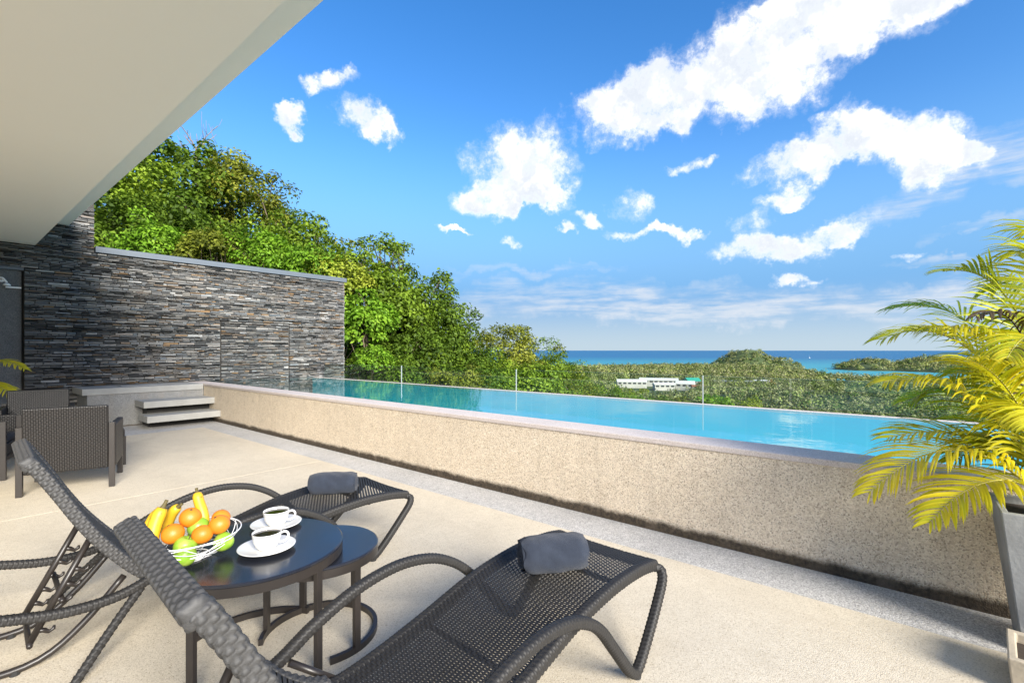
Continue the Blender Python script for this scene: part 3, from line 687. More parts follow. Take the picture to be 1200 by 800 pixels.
for i, (x, z, l, h, dp, reg) in enumerate(stones):
    if i in pick:
        me = MB().add(stone_verts(l, h, dp, rg), SF).mesh('stone')
        o = link('stone', me, M['stone'], wall); o.location = (x-3.5, 0, z)
    else:
        off = (x-3.5, z) if reg == 'main' else (x-4.99, z-.66)
        run[reg].add([(a+off[0], b, c+off[1]) for a, b, c in stone_verts(l, h, dp*(.7 if reg == 'door' else 1), rg)], SF)
tag(run['main'].build('stone_cladding', M['stone_run'], wall), kind='stuff')
tag(run['door'].build('stone_facing', M['stone_run'], door), kind='stuff')
# end return of the cladding (right end of the wall)
mbr = MB(); z = -.5
while z < 3.24:
    h = rg.uniform(.025, .055); y = 0.0
    while y < .36:
        l = min(rg.uniform(.1, .3), .37-y); d_ = rg.uniform(.0, .02)
        mbr.box(7.30-3.5-.02, 7.305-3.5+d_, y, y+l-.004, z, min(z+h-.003, 3.268)); y += l
    z += h
tag(mbr.build('end_cladding', M['stone_run'], wall), kind='stuff')
# concrete panel with shower fitting at the left
pn = MB().box(-3, 1.045, SY+.075, SY+.119, .0, 2.80).build('concrete_panel', M['panel']); tag(pn, 'plain grey concrete panel recessed at the edge of the stone wall', 'panel')
MB().box(-3, 1.07, SY+.02, SY+.1185, 2.805, 2.858).build('panel_head', M['copingmetal'], None); bpy.data.objects['panel_head'].parent = pn
sh = empty('shower_head', (.80, SY+.075, 2.62), 0, 'small white shower arm and head fixed on the concrete panel', 'shower')
MB().lathe([(0, .0), (.045, 0), (.045, .012), (0, .012)], 16).build('rose', M['white_paint'], sh); sh.children[0].rotation_euler = (R(90), 0, 0)
MB().tube([(0, 0, 0), (0, -.10, .01), (.02, -.12, 0), (.06, -.12, -.06)], .016, 10).build('arm', M['white_paint'], sh, True)
MB().lathe([(0, 0), (.05, 0), (.045, .02), (.015, .045), (0, .05)], 18, (.06, -.12, -.11)).build('head', M['white_paint'], sh, True)
MB().box(.05, .24, -.05, .0, -.14, -.115).build('shelf', M['white_paint'], sh)

# ================================================================== house roof: unseen part invented, near end cut short to let sun in
villa = empty('villa', (-3, 2, 0), 0, 'cream underside of the flat roof projecting over the terrace', 'house')
def V(name, mat, x0, x1, y0, y1, z0, z1, bevel=0): return MB().box(x0+3, x1+3, y0-2, y1-2, z0, z1).build(name, mat, villa, bevel=bevel)
V('soffit', M['soffit'], -6, 1.21, 2.42, SY+.06, 3.27, 3.60)
V('roof_slab', M['soffit'], -6, 1.655, 2.42, SY+.062, 3.71, 3.95)
V('upper_beam', M['soffit'], -6, 1.19, 2.42, SY+.058, 3.60, 3.71)
V('roof_column', M['wallpaint'], -2.6, -2.25, 2.5, 2.85, -.02, 3.27)
V('back_wall', M['wallpaint'], -6, -5.7, 2.42, SY+.055, -.2, 3.27)
# ================================================================== glass balustrade
edges = [11.81, 8.57, 5.32, 2.09, -1.15, -4.39]
for i in range(len(edges)-1):
    y1, y0 = edges[i], edges[i+1]
    g = empty('glass_balustrade', (6.62, (y0+y1)/2, -.3), 0, 'clear frameless glass balustrade panel standing behind the pool edge', 'balustrade', 'glass balustrade behind the pool edge')
    L = (y1-y0)/2-.012
    MB().box(-.006, .006, -L, L, 0, 1.35).build('pane', M['glass'], g)
    MB().box(-.0055, .0055, -L, L, 1.3502, 1.3512).build('top_edge', M['glass_edge'], g)
for y in edges[1:-1]:
    p = empty('glass_post', (6.62, y, -.3), 0, 'slim pale clamp post between two glass balustrade panels', 'post', 'posts of the glass balustrade')
    MB().box(-.010, .010, -.005, .005, 0, 1.356).build('post', M['post_metal'], p)
    MB().box(-.03, .03, -.03, .03, -.02, .04).build('foot', M['wire'], p)
ledge = MB().box(6.502, 7.1, -5.5, 12.0, -3.5, -.3).build('gutter_ledge', M['border']); tag(ledge, kind='structure')

# ================================================================== woven furniture
def woven_tube(path, hw, hh, pu, nv, amp, su=4, sv_=3, yaxis=(0, 1, 0), power=2.6):
    """tube of rounded-box section wrapped with strands: real relief, pu metres per turn, nv strands round"""
    ys_ = np.array(yaxis, float)
    _, L = spline(path, 50); nu = max(2, int(round(L/pu)))
    n_ = nu*su+1; C, _ = spline(path, n_)
    T = np.gradient(C, axis=0); T = unit(T); B = unit(ys_[None]-T*(T@ys_)[:, None]); Nn = np.cross(T, B)
    nr = nv*sv_; a = np.arange(nr)/nr*2*np.pi
    ca, sa = np.cos(a), np.sin(a)
    fa = np.linspace(0, 2*np.pi, 721); fx = np.sign(np.cos(fa))*np.abs(np.cos(fa))**(2/power); fy = np.sign(np.sin(fa))*np.abs(np.sin(fa))**(2/power)
    fs = np.r_[0, np.cumsum(np.hypot(np.diff(fx*hw), np.diff(fy*hh)))]; ra_ = np.arange(nr)/nr*fs[-1]
    ex = np.interp(ra_, fs, fx); ey = np.interp(ra_, fs, fy)
    u = np.arange(n_)/su; k = np.arange(nr)//sv_; fv = (np.arange(nr) % sv_)/sv_
    j = np.floor(u).astype(int); fu = u-j
    pu_ = np.clip(3.2*np.minimum(fu, 1-fu), 0, 1)**.6; pv = np.clip(3.2*np.minimum(fv, 1-fv), 0, 1)**.6
    par = ((j[:, None]+k[None]) % 2) == 0
    h = np.where(par, pu_[:, None]*(.72+.28*pv[None]), pv[None]*(.35+.25*(1-pu_[:, None])))
    d = amp*(h-.5)
    de = np.minimum(np.arange(n_), np.arange(n_)[::-1])*(L/(n_-1)); cap = np.sqrt(np.clip(1-(1-np.clip(de/(min(hw, hh)*.6), 0, 1))**2, .02, 1)); capf = (.35+.65*cap)[:, None]
    d = d*np.clip(de/(min(hw, hh)*.6), 0, 1)[:, None]
    V_ = C[:, None]+B[:, None]*((hw+d)*capf*ex[None])[..., None]+Nn[:, None]*((hh+d)*capf*ey[None])[..., None]
    i0, k0 = np.meshgrid(np.arange(n_-1), np.arange(nr), indexing='ij'); k1 = (k0+1) % nr
    q = np.stack([i0*nr+k0, i0*nr+k1, (i0+1)*nr+k1, (i0+1)*nr+k0], -1).reshape(-1, 4)
    v = V_.reshape(-1, 3); nb = len(v)
    # closed ends
    v = np.vstack([v, C[:1], C[-1:]]); kk = np.arange(nr); k2 = (kk+1) % nr
    q = np.vstack([q, np.stack([np.full(nr, nb), k2, kk, kk], 1)[:, [0, 1, 2, 2]], np.stack([np.full(nr, nb+1), (n_-1)*nr+kk, (n_-1)*nr+k2, (n_-1)*nr+k2], 1)])
    return v, q
def wtube_obj(name, path, hw, hh, pu, nv, amp, mat, parent, **k):
    v, q = woven_tube(path, hw, hh, pu, nv, amp, **k)
    tri = q[:, 2] == q[:, 3]
    me = bpy.data.meshes.new(name)
    faces = [tuple(int(z) for z in f) for f in q[~tri]]+[tuple(int(z) for z in f[:3]) for f in q[tri]]
    me.from_pydata(v.tolist(), [], faces); me.update()
    return link(name, me, mat, parent, True)
def woven_panel(name, prof, width, pweft, pwarp, amp, mat, parent, lift=0.0, sag=0.0):
    """flat weave of separate strands along a curved profile (x,z), open between strands"""
    _, L = spline(prof, 50); nwf = int(L/pweft); C, _ = spline(prof, nwf*2+1)
    T = unit(np.gradient(C, axis=0)); Nn = np.stack([-T[:, 1], T[:, 0]], 1); Nn *= np.sign(Nn[:, 1:2]+1e-9)
    nwp = int(width/pwarp); t = np.linspace(-width/2, width/2, nwp*2+1)
    sg = -sag*(1-(2*t/width)**2)
    V = []; Q = []; nb = 0
    # weft: across
    ci = np.arange(nwf)*2+1
    off = amp*np.cos(np.pi*(np.arange(len(t))[None]/2+np.arange(nwf)[:, None]))
    for s in (-1, 1):
        c = C[ci]+T[ci]*(s*pweft*.40)
        V.append(np.stack([np.broadcast_to(c[:, None, 0], off.shape)+Nn[ci][:, None, 0]*(off+lift+sg), np.broadcast_to(t[None], off.shape), np.broadcast_to(c[:, None, 1], off.shape)+Nn[ci][:, None, 1]*(off+lift+sg)], -1).reshape(-1, 3))
    nt_ = len(t); a = (np.arange(nwf)[:, None]*nt_+np.arange(nt_-1)[None]).ravel(); m_ = nwf*nt_
    Q.append(np.stack([a, a+1, a+1+m_, a+m_], 1)); nb = 2*m_
    # warp: lengthwise
    tk = t[::2][1:-1] if False else t[0::2]
    ns = len(C); off = -amp*np.cos(np.pi*(np.arange(len(tk))[:, None]+(np.arange(ns)[None]-1)/2))
    for s in (-1, 1):
        yy = np.clip(tk+s*pwarp*.30, -width/2, width/2); sgk = -sag*(1-(2*yy/width)**2)
        V.append(np.stack([C[None, :, 0]+Nn[None, :, 0]*(off+lift+sgk[:, None]), np.broadcast_to(yy[:, None], off.shape), C[None, :, 1]+Nn[None, :, 1]*(off+lift+sgk[:, None])], -1).reshape(-1, 3))
    m2 = len(tk)*ns; a = (np.arange(len(tk))[:, None]*ns+np.arange(ns-1)[None]).ravel()+nb
    Q.append(np.stack([a, a+1, a+1+m2, a+m2], 1))
    return link(name, np_mesh(name, np.vstack(V), np.vstack(Q), smooth=True), mat, parent)
X0 = 1.31
SEAT = [(2.27, .372), (2.12, .396), (1.92, .404), (1.72, .390), (1.54, .360), (1.30, .298), (1.10, .252), (.95, .228), (.85, .226)]
BACK = [(.875, .232), (.80, .265), (.71, .335), (.625, .435), (.55, .54), (.485, .65), (.425, .765), (.37, .865), (.328, .935)]
SEAT = [(x-X0, z) for x, z in SEAT]; BACK = [(x-X0, z) for x, z in BACK]
def make_lounger():
    L = empty('sun_lounger', (0, 0, 0))
    hw = .30
    sp = woven_panel('seat', SEAT, .565, .0105, .019, .0022, M['wicker'], L, lift=.004, sag=.008)
    bp = woven_panel('backrest', BACK, .56, .013, .021, .0026, M['wicker_band'], L, lift=.012)
    wb = woven_panel('back_weave', BACK, .56, .013, .021, .0026, M['wicker_band'], bp, lift=-.022)
    for s in (-1, 1):
        wtube_obj('seat_rail', [(x, s*(hw-.022), z-.020) for x, z in SEAT], .023, .026, .0105, 8, .0036, M['wicker'], L, power=4)
        wtube_obj('back_stile', [(x, s*(hw-.028+.022*max(0, z-.3)/.6), z-.006) for x, z in BACK], .028, .024, .0155, 12, .0054, M['wicker_band'], bp, su=6, sv_=5, power=5)
        # side frame: front leg, arm arch, rear run and rear foot
        pth = [(2.250, .272, .346), (2.272, .305, .335), (2.255, .325, .30), (2.19, .335, .235), (2.06, .345, .11), (1.965, .35, .03), (1.92, .352, .028), (1.86, .355, .075), (1.72, .365, .235), (1.62, .372, .345), (1.52, .378, .418), (1.40, .382, .468),
               (1.24, .385, .488), (1.06, .385, .462), (.88, .38, .395), (.74, .375, .320), (.60, .372, .275), (.42, .37, .275), (.20, .37, .325), (-.05, .37, .375), (-.25, .37, .355), (-.36, .37, .24), (-.38, .37, .10), (-.37, .37, .0)]
        wtube_obj('arm_frame', [(x-X0, s*y, z) for x, y, z in pth], .021, .020, .0095, 8, .0030, M['wicker'], L, power=3.4)
        wtube_obj('rear_leg', [(x-X0, s*y, z) for x, y, z in [(.70, .372, .290), (.59, .42, .17), (.44, .50, .0)]], .017, .017, .012, 8, .0035, M['wicker'], L)
        MB().tube([(.93-X0, s*.30, .20), (.78-X0, s*.365, .31)], .013, 8).build('bracket', M['darkmetal'], L, True)
        MB().lathe([(0, 0), (.022, 0), (.022, .012), (0, .012)], 12, (1.94-X0, s*.351, 0)).build('rubber_foot', M['rubber'], L)
        # toothed support bar under the backrest
        a, b = Vector((.545-X0, s*.17, .52)), Vector((.335-X0, s*.17, .10)); dr = (b-a).normalized(); nx = Vector((dr.z, 0, -dr.x))
        if nx.x < 0: nx = -nx
        m_ = MB(); m_.tube([a, b], .014, 8)
        for k in range(5):
            c = a+(b-a)*(.32+.14*k); m_.tube([c, c+nx*.024-dr*.002, c+nx*.044+dr*.002, c+nx*.054-dr*.012, c+nx*.050-dr*.024], [.013, .011, .009, .008, .005], 6)
        m_.build('ratchet_bar', M['darkmetal'], L, True)
        # bowed lower support
        pb, _ = spline([(.66-X0, s*.20, .30), (.53-X0, s*.20, .15), (.40-X0, s*.20, .045), (.27-X0, s*.20, .018), (.12-X0, s*.20, .05), (-.04-X0, s*.20, .20), (-.10-X0, s*.20, .35)], 24)
        MB().tube(pb, .015, 10).build('bow_support', M['darkmetal'], L, True)
        MB().lathe([(0, 0), (.018, 0), (.018, .02), (0, .02)], 10, (.29-X0, s*.20, 0)).build('rubber_foot', M['rubber'], L)
    wtube_obj('foot_rail', [(2.255-X0, -.30, .352), (2.255-X0, 0, .346), (2.255-X0, .30, .352)], .023, .024, .012, 8, .0045, M['wicker'], L, yaxis=(1, 0, 0))
    wtube_obj('top_rail', [(.328-X0, -.318, .915), (.328-X0, 0, .915), (.328-X0, .318, .915)], .030, .027, .0155, 12, .0054, M['wicker_band'], bp, su=6, sv_=5, power=5, yaxis=(.42, 0, -.91))
    for x, z in ((1.95, .365), (1.3, .262), (.90, .19)): MB().tube([(x-X0, -.29, z), (x-X0, .29, z)], .012, 8).build('cross_bar', M['darkmetal'], L, True)
    for x, z, w_ in ((.335, .10, .20), (.44, .26, .20), (-.05, .34, .37), (.545, .515, .19)): MB().tube([(x-X0, -w_, z), (x-X0, w_, z)], .011, 8).build('cross_bar', M['darkmetal'], L, True)
    return L
def copy_tree(o, parent=None):
    c = o.copy(); col.objects.link(c)
    if parent is not None: c.parent = parent
    for ch in list(o.children): copy_tree(ch, c)
    return c
def place(o, x, y, rz, label, cat, group): o.location = (x, y, 0); o.rotation_euler = (0, 0, rz); tag(o, label, cat, group)
lo = make_lounger(); lo2 = copy_tree(lo)
place(lo, 1.31, 1.268, R(-2.8), 'dark woven sun lounger between the camera side and the round tables, blue-grey towel on it', 'sun lounger', 'woven sun loungers beside the tables')
lo['label'] = 'dark woven sun lounger standing on the far side of the tables from the armchairs'
place(lo2, 1.265, 3.115, R(-2.8), 'dark woven sun lounger standing between the round tables and the armchairs', 'sun lounger', 'woven sun loungers beside the tables')

# rolled towels
def towel(label, x, y, z, rz, L, rad, seed):
    o = empty('rolled_towel', (x, y, z), rz, label, 'towel', 'rolled towels on the loungers')
    rg = np.random.default_rng(seed); n_, m_ = 72, 26; V = []; 
    for i in range(m_):
        u = i/(m_-1); xx = (u-.5)*L; e = 1-(max(0, abs(u-.5)*2-.62)/.38)**2.5*.17
        for k in range(n_):
            a = 2*math.pi*k/n_
            r_ = rad*e*(1+.025*math.sin(3*a+u*4+seed)+.02*math.sin(xx*34+2*a)+.012*math.sin(7*a-xx*60))
            # the loose outer edge of the cloth makes a step along the roll
            r_ += .006*((a+2.3) % (2*math.pi))/(2*math.pi)
            zz = r_*math.sin(a)*.94+rad
            V.append((xx+.006*math.sin(5*a+seed)*(abs(u-.5) > .49), r_*math.cos(a)*1.08, max(zz, .004)))
    F = [(i*n_+k, (i+1)*n_+k, (i+1)*n_+(k+1) % n_, i*n_+(k+1) % n_) for i in range(m_-1) for k in range(n_)]
    MB().add(V, F).build('roll', M['towel'], o, True)
    for s in (-1, 1):          # spiral end of the roll
        mb = MB(); turns = 4.5; N_ = 150; vv = []
        for k in range(N_):
            t = k/(N_-1); a = t*turns*2*math.pi; r_ = rad*(.06+.74*t)
            for q in (-.0, 1.0):
                vv.append((s*(L/2+.005-q*.03-.002*math.sin(a*2)), r_*math.cos(a)*1.08, rad+r_*math.sin(a)*.94))
        ff = [(2*k, 2*k+1, 2*k+3, 2*k+2) for k in range(N_-1)]
        so = mb.add(vv, ff).build('spiral_edge', M['towel'], o, True)
        sm_ = so.modifiers.new('thick', 'SOLIDIFY'); sm_.thickness = .011; sm_.offset = 0
        MB().add([(s*(L/2-.02), rad*math.cos(2*math.pi*k/32)*1.05, rad+rad*math.sin(2*math.pi*k/32)*.92) for k in range(32)], [tuple(range(32))]).build('inner_fold', M['towel'], o)
towel('blue-grey rolled towel on the lounger that has no armchair behind it', 1.80, 1.235, .396, R(-40), .29, .082, 1)
bpy.data.objects['rolled_towel']['label'] = 'blue-grey rolled towel on the lounger at the end away from the armchairs'
towel('navy rolled towel on the lounger between the tables and the armchairs', 1.80, 3.09, .388, R(-42), .30, .078, 2)

# ================================================================== nest of round tables
def round_table(label, x, y, rz, rad, h, legs, ring):
    o = empty('round_table', (x, y, 0), rz, label, 'side table', 'nest of round dark tables')
    MB().lathe([(0, h), (rad-.006, h), (rad, h-.004), (rad, h-.012), (rad-.003, h-.014)], 72).build('table_top', M['tabletop'], o, False)
    MB().lathe([(rad-.022, h-.014), (rad-.001, h-.014), (rad-.001, h-.052), (rad-.022, h-.052), (rad-.022, h-.014)], 72).build('apron', M['darkmetal'], o)
    for a in legs:
        a = R(a); c = Vector((math.cos(a), math.sin(a), 0)); t = Vector((-c.y, c.x, 0)); m_ = MB()
        b0, b1 = c*(rad-.024), c*(rad-.002)
        vs = [b0-t*.016, b1-t*.016, b1+t*.016, b0+t*.016]
        m_.add([(*p.xy, 0) for p in vs]+[(*p.xy, h-.05) for p in vs], [(3, 2, 1, 0), (4, 5, 6, 7), (0, 1, 5, 4), (1, 2, 6, 5), (2, 3, 7, 6), (3, 0, 4, 7)])
        m_.build('leg', M['darkmetal'], o, bevel=.002)
    if ring:
        a0, a1 = ring; m_ = MB(); n_ = 48; vv = []; ff = []
        for k in range(n_+1):
            a = R(a0+(a1-a0)*k/n_)
            for r_, z in ((rad-.023, 0), (rad-.003, 0), (rad-.003, .03), (rad-.023, .03)): vv.append((r_*math.cos(a), r_*math.sin(a), z))
        for k in range(n_):
            for q in range(4): ff.append((k*4+q, k*4+(q+1) % 4, (k+1)*4+(q+1) % 4, (k+1)*4+q))
        ff += [(3, 2, 1, 0), tuple(n_*4+q for q in range(4))]
        m_.add(vv, ff).build('base_ring', M['darkmetal'], o)
round_table('larger taller dark round table carrying the fruit bowl and coffee cups', .955, 2.30, 0, .375, .50, (-72, -150, 108, 30), (25, 113))
round_table('smaller lower dark round table tucked under the larger one', 1.225, 2.225, 0, .275, .44, (-82, 20, 130), (-110, 150))

# coffee cups
def cup(label, x, y, rz):
    z = .50
    s = empty('saucer', (x, y, z), 0, 'white saucer under '+label, 'saucer', 'white saucers on the table')
    MB().lathe([(0, .004), (.035, .004), (.045, .0), (.05, .003), (.09, .012), (.118, .021), (.119, .0235), (.115, .0235), (.088, .0165), (.05, .0085), (0, .0085)], 56).build('dish', M['porcelain'], s, True)
    c = empty('coffee_cup', (x, y, z+.0085), rz, 'white coffee cup '+label, 'cup', 'white coffee cups on the table')
    MB().lathe([(0, .003), (.030, .003), (.033, 0), (.036, .004), (.046, .016), (.055, .036), (.0595, .058), (.061, .074), (.0605, .0755), (.0585, .074), (.057, .058), (.052, .036), (.043, .018), (0, .012)], 48).build('bowl', M['porcelain'], c, True)
    h, _ = spline([(.056, 0, .062), (.075, 0, .066), (.088, 0, .052), (.082, 0, .032), (.064, 0, .021), (.047, 0, .021)], 18)
    MB().tube(h, .0052, 10).build('handle', M['porcelain'], c, True)
    MB().lathe([(0, .066), (.0578, .066), (.0578, .0655)], 40).build('coffee', M['coffee'], c)
cup('next to the fruit bowl', .965, 2.215, R(-25))
cup('on the side of the table towards the pool', 1.125, 2.475, R(-30))

# fruit bowl
BX, BY, BZ = .72, 2.405, .50
bowl = empty('fruit_bowl', (BX, BY, BZ), 0, 'white wire fruit bowl heaped with bananas, oranges and apples', 'bowl')
def bowl_r(t): return .075+.122*t**.62         # radius at height fraction
BH = .105
def ringpts(r_, z, n_=64, ph=0, wob=0): return [(r_*math.cos(2*math.pi*k/n_), r_*math.sin(2*math.pi*k/n_), z+wob*math.sin(4*math.pi*2*k/n_+ph)) for k in range(n_+1)]
MB().tube(ringpts(bowl_r(1), BH), .0026, 8, False).build('rim', M['wire'], bowl, True)
MB().tube(ringpts(.075, .0035), .003, 8, False).build('base_ring', M['wire'], bowl, True)
MB().tube(ringpts(.04, .0035), .002, 8, False).build('base_ring', M['wire'], bowl, True)
for k in range(5):
    t = .12+.18*k; pts_ = []
    for j in range(97):
        a = 2*math.pi*j/96; tt = min(1, max(0, t+.13*math.sin(a*(3+k % 2)+k*1.7))); pts_.append((bowl_r(tt)*math.cos(a), bowl_r(tt)*math.sin(a), .0035+(BH-.0035)*tt))
    MB().tube(pts_, .0016, 6, False).build('wire_loop', M['wire'], bowl, True)
for k in range(10):
    a0 = 2*math.pi*k/10; pts_ = []
    for j in range(13):
        t = j/12; a = a0+.75*t*(1 if k % 2 else -1); pts_.append((bowl_r(t)*math.cos(a), bowl_r(t)*math.sin(a), .0035+(BH-.0035)*t))
    MB().tube(pts_, .0016, 6).build('wire_strut', M['wire'], bowl, True)
for k in range(6):
    a = math.pi*k/6; MB().tube([(.075*math.cos(a), .075*math.sin(a), .0035), (-.075*math.cos(a), -.075*math.sin(a), .0035)], .0015, 6).build('wire_strut', M['wire'], bowl, True)
# picture directions in the plane: r = to the right seen from the terrace corner, f = away
fr_ = Vector((.63, -.77, 0)); ff_ = Vector((.77, .63, 0))
def at_bowl(r_, f_, z): p = Vector((BX, BY, BZ))+fr_*r_+ff_*f_; return (p.x, p.y, BZ+z)
def orange(label, r_, f_, z, rad):
    o = empty('orange', at_bowl(r_, f_, z-rad*.96), 0, label, 'orange', 'oranges in the fruit bowl')
    b = bmesh.new(); bmesh.ops.create_uvsphere(b, u_segments=28, v_segments=18, radius=rad)
    for v in b.verts: v.co.z *= .95; v.co.z += rad*.95
    me = bpy.data.meshes.new('orange'); b.to_mesh(me); b.free(); link('peel', me, M['orange'], o, True)
    MB().lathe([(0, rad*1.93), (.005, rad*1.915), (.006, rad*1.89)], 8).build('stem_end', M['apple_stem'], o)
    o.rotation_euler = (random.uniform(-.5, .5), random.uniform(-.5, .5), random.uniform(0, 3))
orange('upper orange between the upright bananas in the bowl', -.012, .02, .172, .043)
orange('orange just under the upper one, in front of it in the bowl', -.012, -.055, .128, .043)
orange('darker orange resting against the green apples at the bowl front', .088, -.035, .112, .041)
orange('orange on the rim side of the bowl towards the coffee cups', .128, .035, .138, .042)
orange('orange half hidden at the back of the bowl', .085, .075, .142, .038)
def apple(label, r_, f_, z, rad, rx, ry):
    o = empty('green_apple', at_bowl(r_, f_, z-rad*.9), 0, label, 'apple', 'green apples in the fruit bowl')
    prof = [(0, .30), (.10, .16), (.30, .03), (.52, .10), (.78, .38), (.95, .78), (1.0, 1.12), (.93, 1.45), (.72, 1.72), (.45, 1.84), (.22, 1.78), (.08, 1.60), (0, 1.50)]
    pp, _ = spline(prof, 26)
    MB().lathe([(max(0, a*rad), b*rad) for a, b in pp], 30).build('flesh', M['apple'], o, True)
    MB().tube([(0, 0, rad*1.48), (.002, 0, rad*1.8), (.006, .002, rad*2.05)], [.002, .0018, .0025], 6).build('stem', M['apple_stem'], o, True)
    o.rotation_euler = (rx, ry, random.uniform(0, 3))
apple('pale green apple at the bowl front beside the bananas', .012, -.075, .072, .044, .35, .2)
apple('green apple lowest at the bowl front under the darker orange', .072, -.080, .055, .042, -.6, .5)
apple('green apple in the middle of the bowl between the oranges', .058, .02, .130, .043, .5, .7)
apple('green apple at the rim of the bowl under the orange towards the cups', .125, -.012, .078, .040, 1.1, .4)
apple('green apple deep in the middle of the bowl', .01, .03, .075, .043, .2, .4)
def banana(label, path, r0, seed):
    P_, _ = spline(path, 26); o = empty('banana', tuple(P_[0]), 0, label, 'banana', 'bananas in the fruit bowl'); Q_ = P_-P_[0]
    rs = [r0*(1-.0*t)*min(1, .35+3.2*t)*min(1, .30+3.6*(1-t))*(1+.03*math.sin(9*t+seed)) for t in np.linspace(0, 1, 26)]
    MB().tube(Q_[2:-3], rs[2:-3], 6 if False else 12).build('peel', M['banana'], o, True)
    MB().tube(Q_[:4], [r0*.22, r0*.26, r0*.42, r0*.62], 8).build('tip', M['banana_tip'], o, True)
    MB().tube(Q_[-5:], [r0*.66, r0*.5, r0*.34, r0*.28, r0*.30], 8).build('stem', M['banana_tip'], o, True)
pb = lambda *a: [at_bowl(*p) for p in a]
banana('long spotted banana standing at the front edge of the bowl', pb((-.005, -.135, .035), (-.055, -.130, .055), (-.085, -.105, .115), (-.085, -.075, .19), (-.065, -.045, .262)), .026, 1)
banana('curved spotted banana outermost along the bowl edge', pb((-.06, -.125, .04), (-.115, -.09, .06), (-.140, -.06, .115), (-.125, -.04, .18), (-.085, -.03, .24)), .024, 2)
banana('banana behind the long spotted one, tip against the upper orange', pb((-.12, .03, .05), (-.12, .03, .12), (-.09, .025, .185), (-.045, .02, .225)), .022, 3)
banana('banana sticking up highest at the back of the bowl', pb((.045, .04, .10), (.025, .055, .165), (-.005, .07, .225), (-.025, .085, .275)), .022, 4)

# ================================================================== armchairs
def uvbox(mb_box, name, mat, parent, bevel=.012):
    """woven panel box with UVs in metres"""
    x0, x1, y0, y1, z0, z1, rake = mb_box
    me = MB().box(x0, x1, y0, y1, z0, z1).mesh(name)
    for v in me.vertices:
        if v.co.z > (z0+z1)/2: v.co.y += rake
    uv = me.uv_layers.new(name='UVMap')
    for p in me.polygons:
        nrm = p.normal
        for li in p.loop_indices:
            c = me.vertices[me.loops[li].vertex_index].co
            uv.data[li].uv = (c.x, c.y) if abs(nrm.z) > .7 else ((c.y, c.z) if abs(nrm.x) > .7 else (c.x, c.z))
    o = link(name, me, mat, parent)
    md = o.modifiers.new('bevel', 'BEVEL'); md.width = bevel; md.segments = 3
    return o
def make_chair():
    c = empty('armchair', (0, 0, 0)); w = .37
    uvbox((-w+.055, w-.055, -.34, -.275, .20, .84, -.05), 'backrest', M['weave'], c)
    uvbox((-w+.06, w-.06, -.26, .32, .20, .36, 0), 'seat', M['weave'], c)
    uvbox((-w+.07, w-.07, -.25, .32, .362, .45, 0), 'cushion', M['cushion'], c, .03)
    for s in (-1, 1):
        x = s*(w-.03); lo_, hi_ = min(x-.03, x+.03), max(x-.03, x+.03)
        uvbox((lo_, hi_, -.30, .31, .20, .64, 0), 'arm', M['weave'], c, .016)
        for y in (-.33, .33): MB().box(x-.024, x+.024, y-.024, y+.024, 0, .63 if y > 0 else .66).build('leg', M['darkmetal'], c, bevel=.003)
    MB().box(-w+.05, w-.05, .30, .335, .19, .235).build('front_rail', M['darkmetal'], c)
    return c
ch = make_chair(); ch2 = copy_tree(ch); ch3 = copy_tree(ch)
GC = 'woven armchairs by the low table'
place(ch, .97, 6.72, R(-17), 'dark woven armchair turned with its back to the loungers', 'armchair', GC)
place(ch2, .95, 9.15, R(172), 'dark woven armchair facing the loungers in front of the stone wall', 'armchair', GC)
place(ch3, .28, 7.9, R(-105), 'dark woven armchair beside the concrete panel, turned to the pool', 'armchair', GC)
# low table among the chairs
ct = empty('low_table', (1.22, 7.78, 0), R(-8), 'low dark woven table hidden among the armchairs', 'table')
uvbox((-.36, .36, -.36, .36, .34, .43, 0), 'table_top', M['weave'], ct)
for sx in (-1, 1):
    for sy in (-1, 1): MB().box(sx*.345-.025, sx*.345+.025, sy*.345-.025, sy*.345+.025, 0, .345).build('leg', M['darkmetal'], ct)

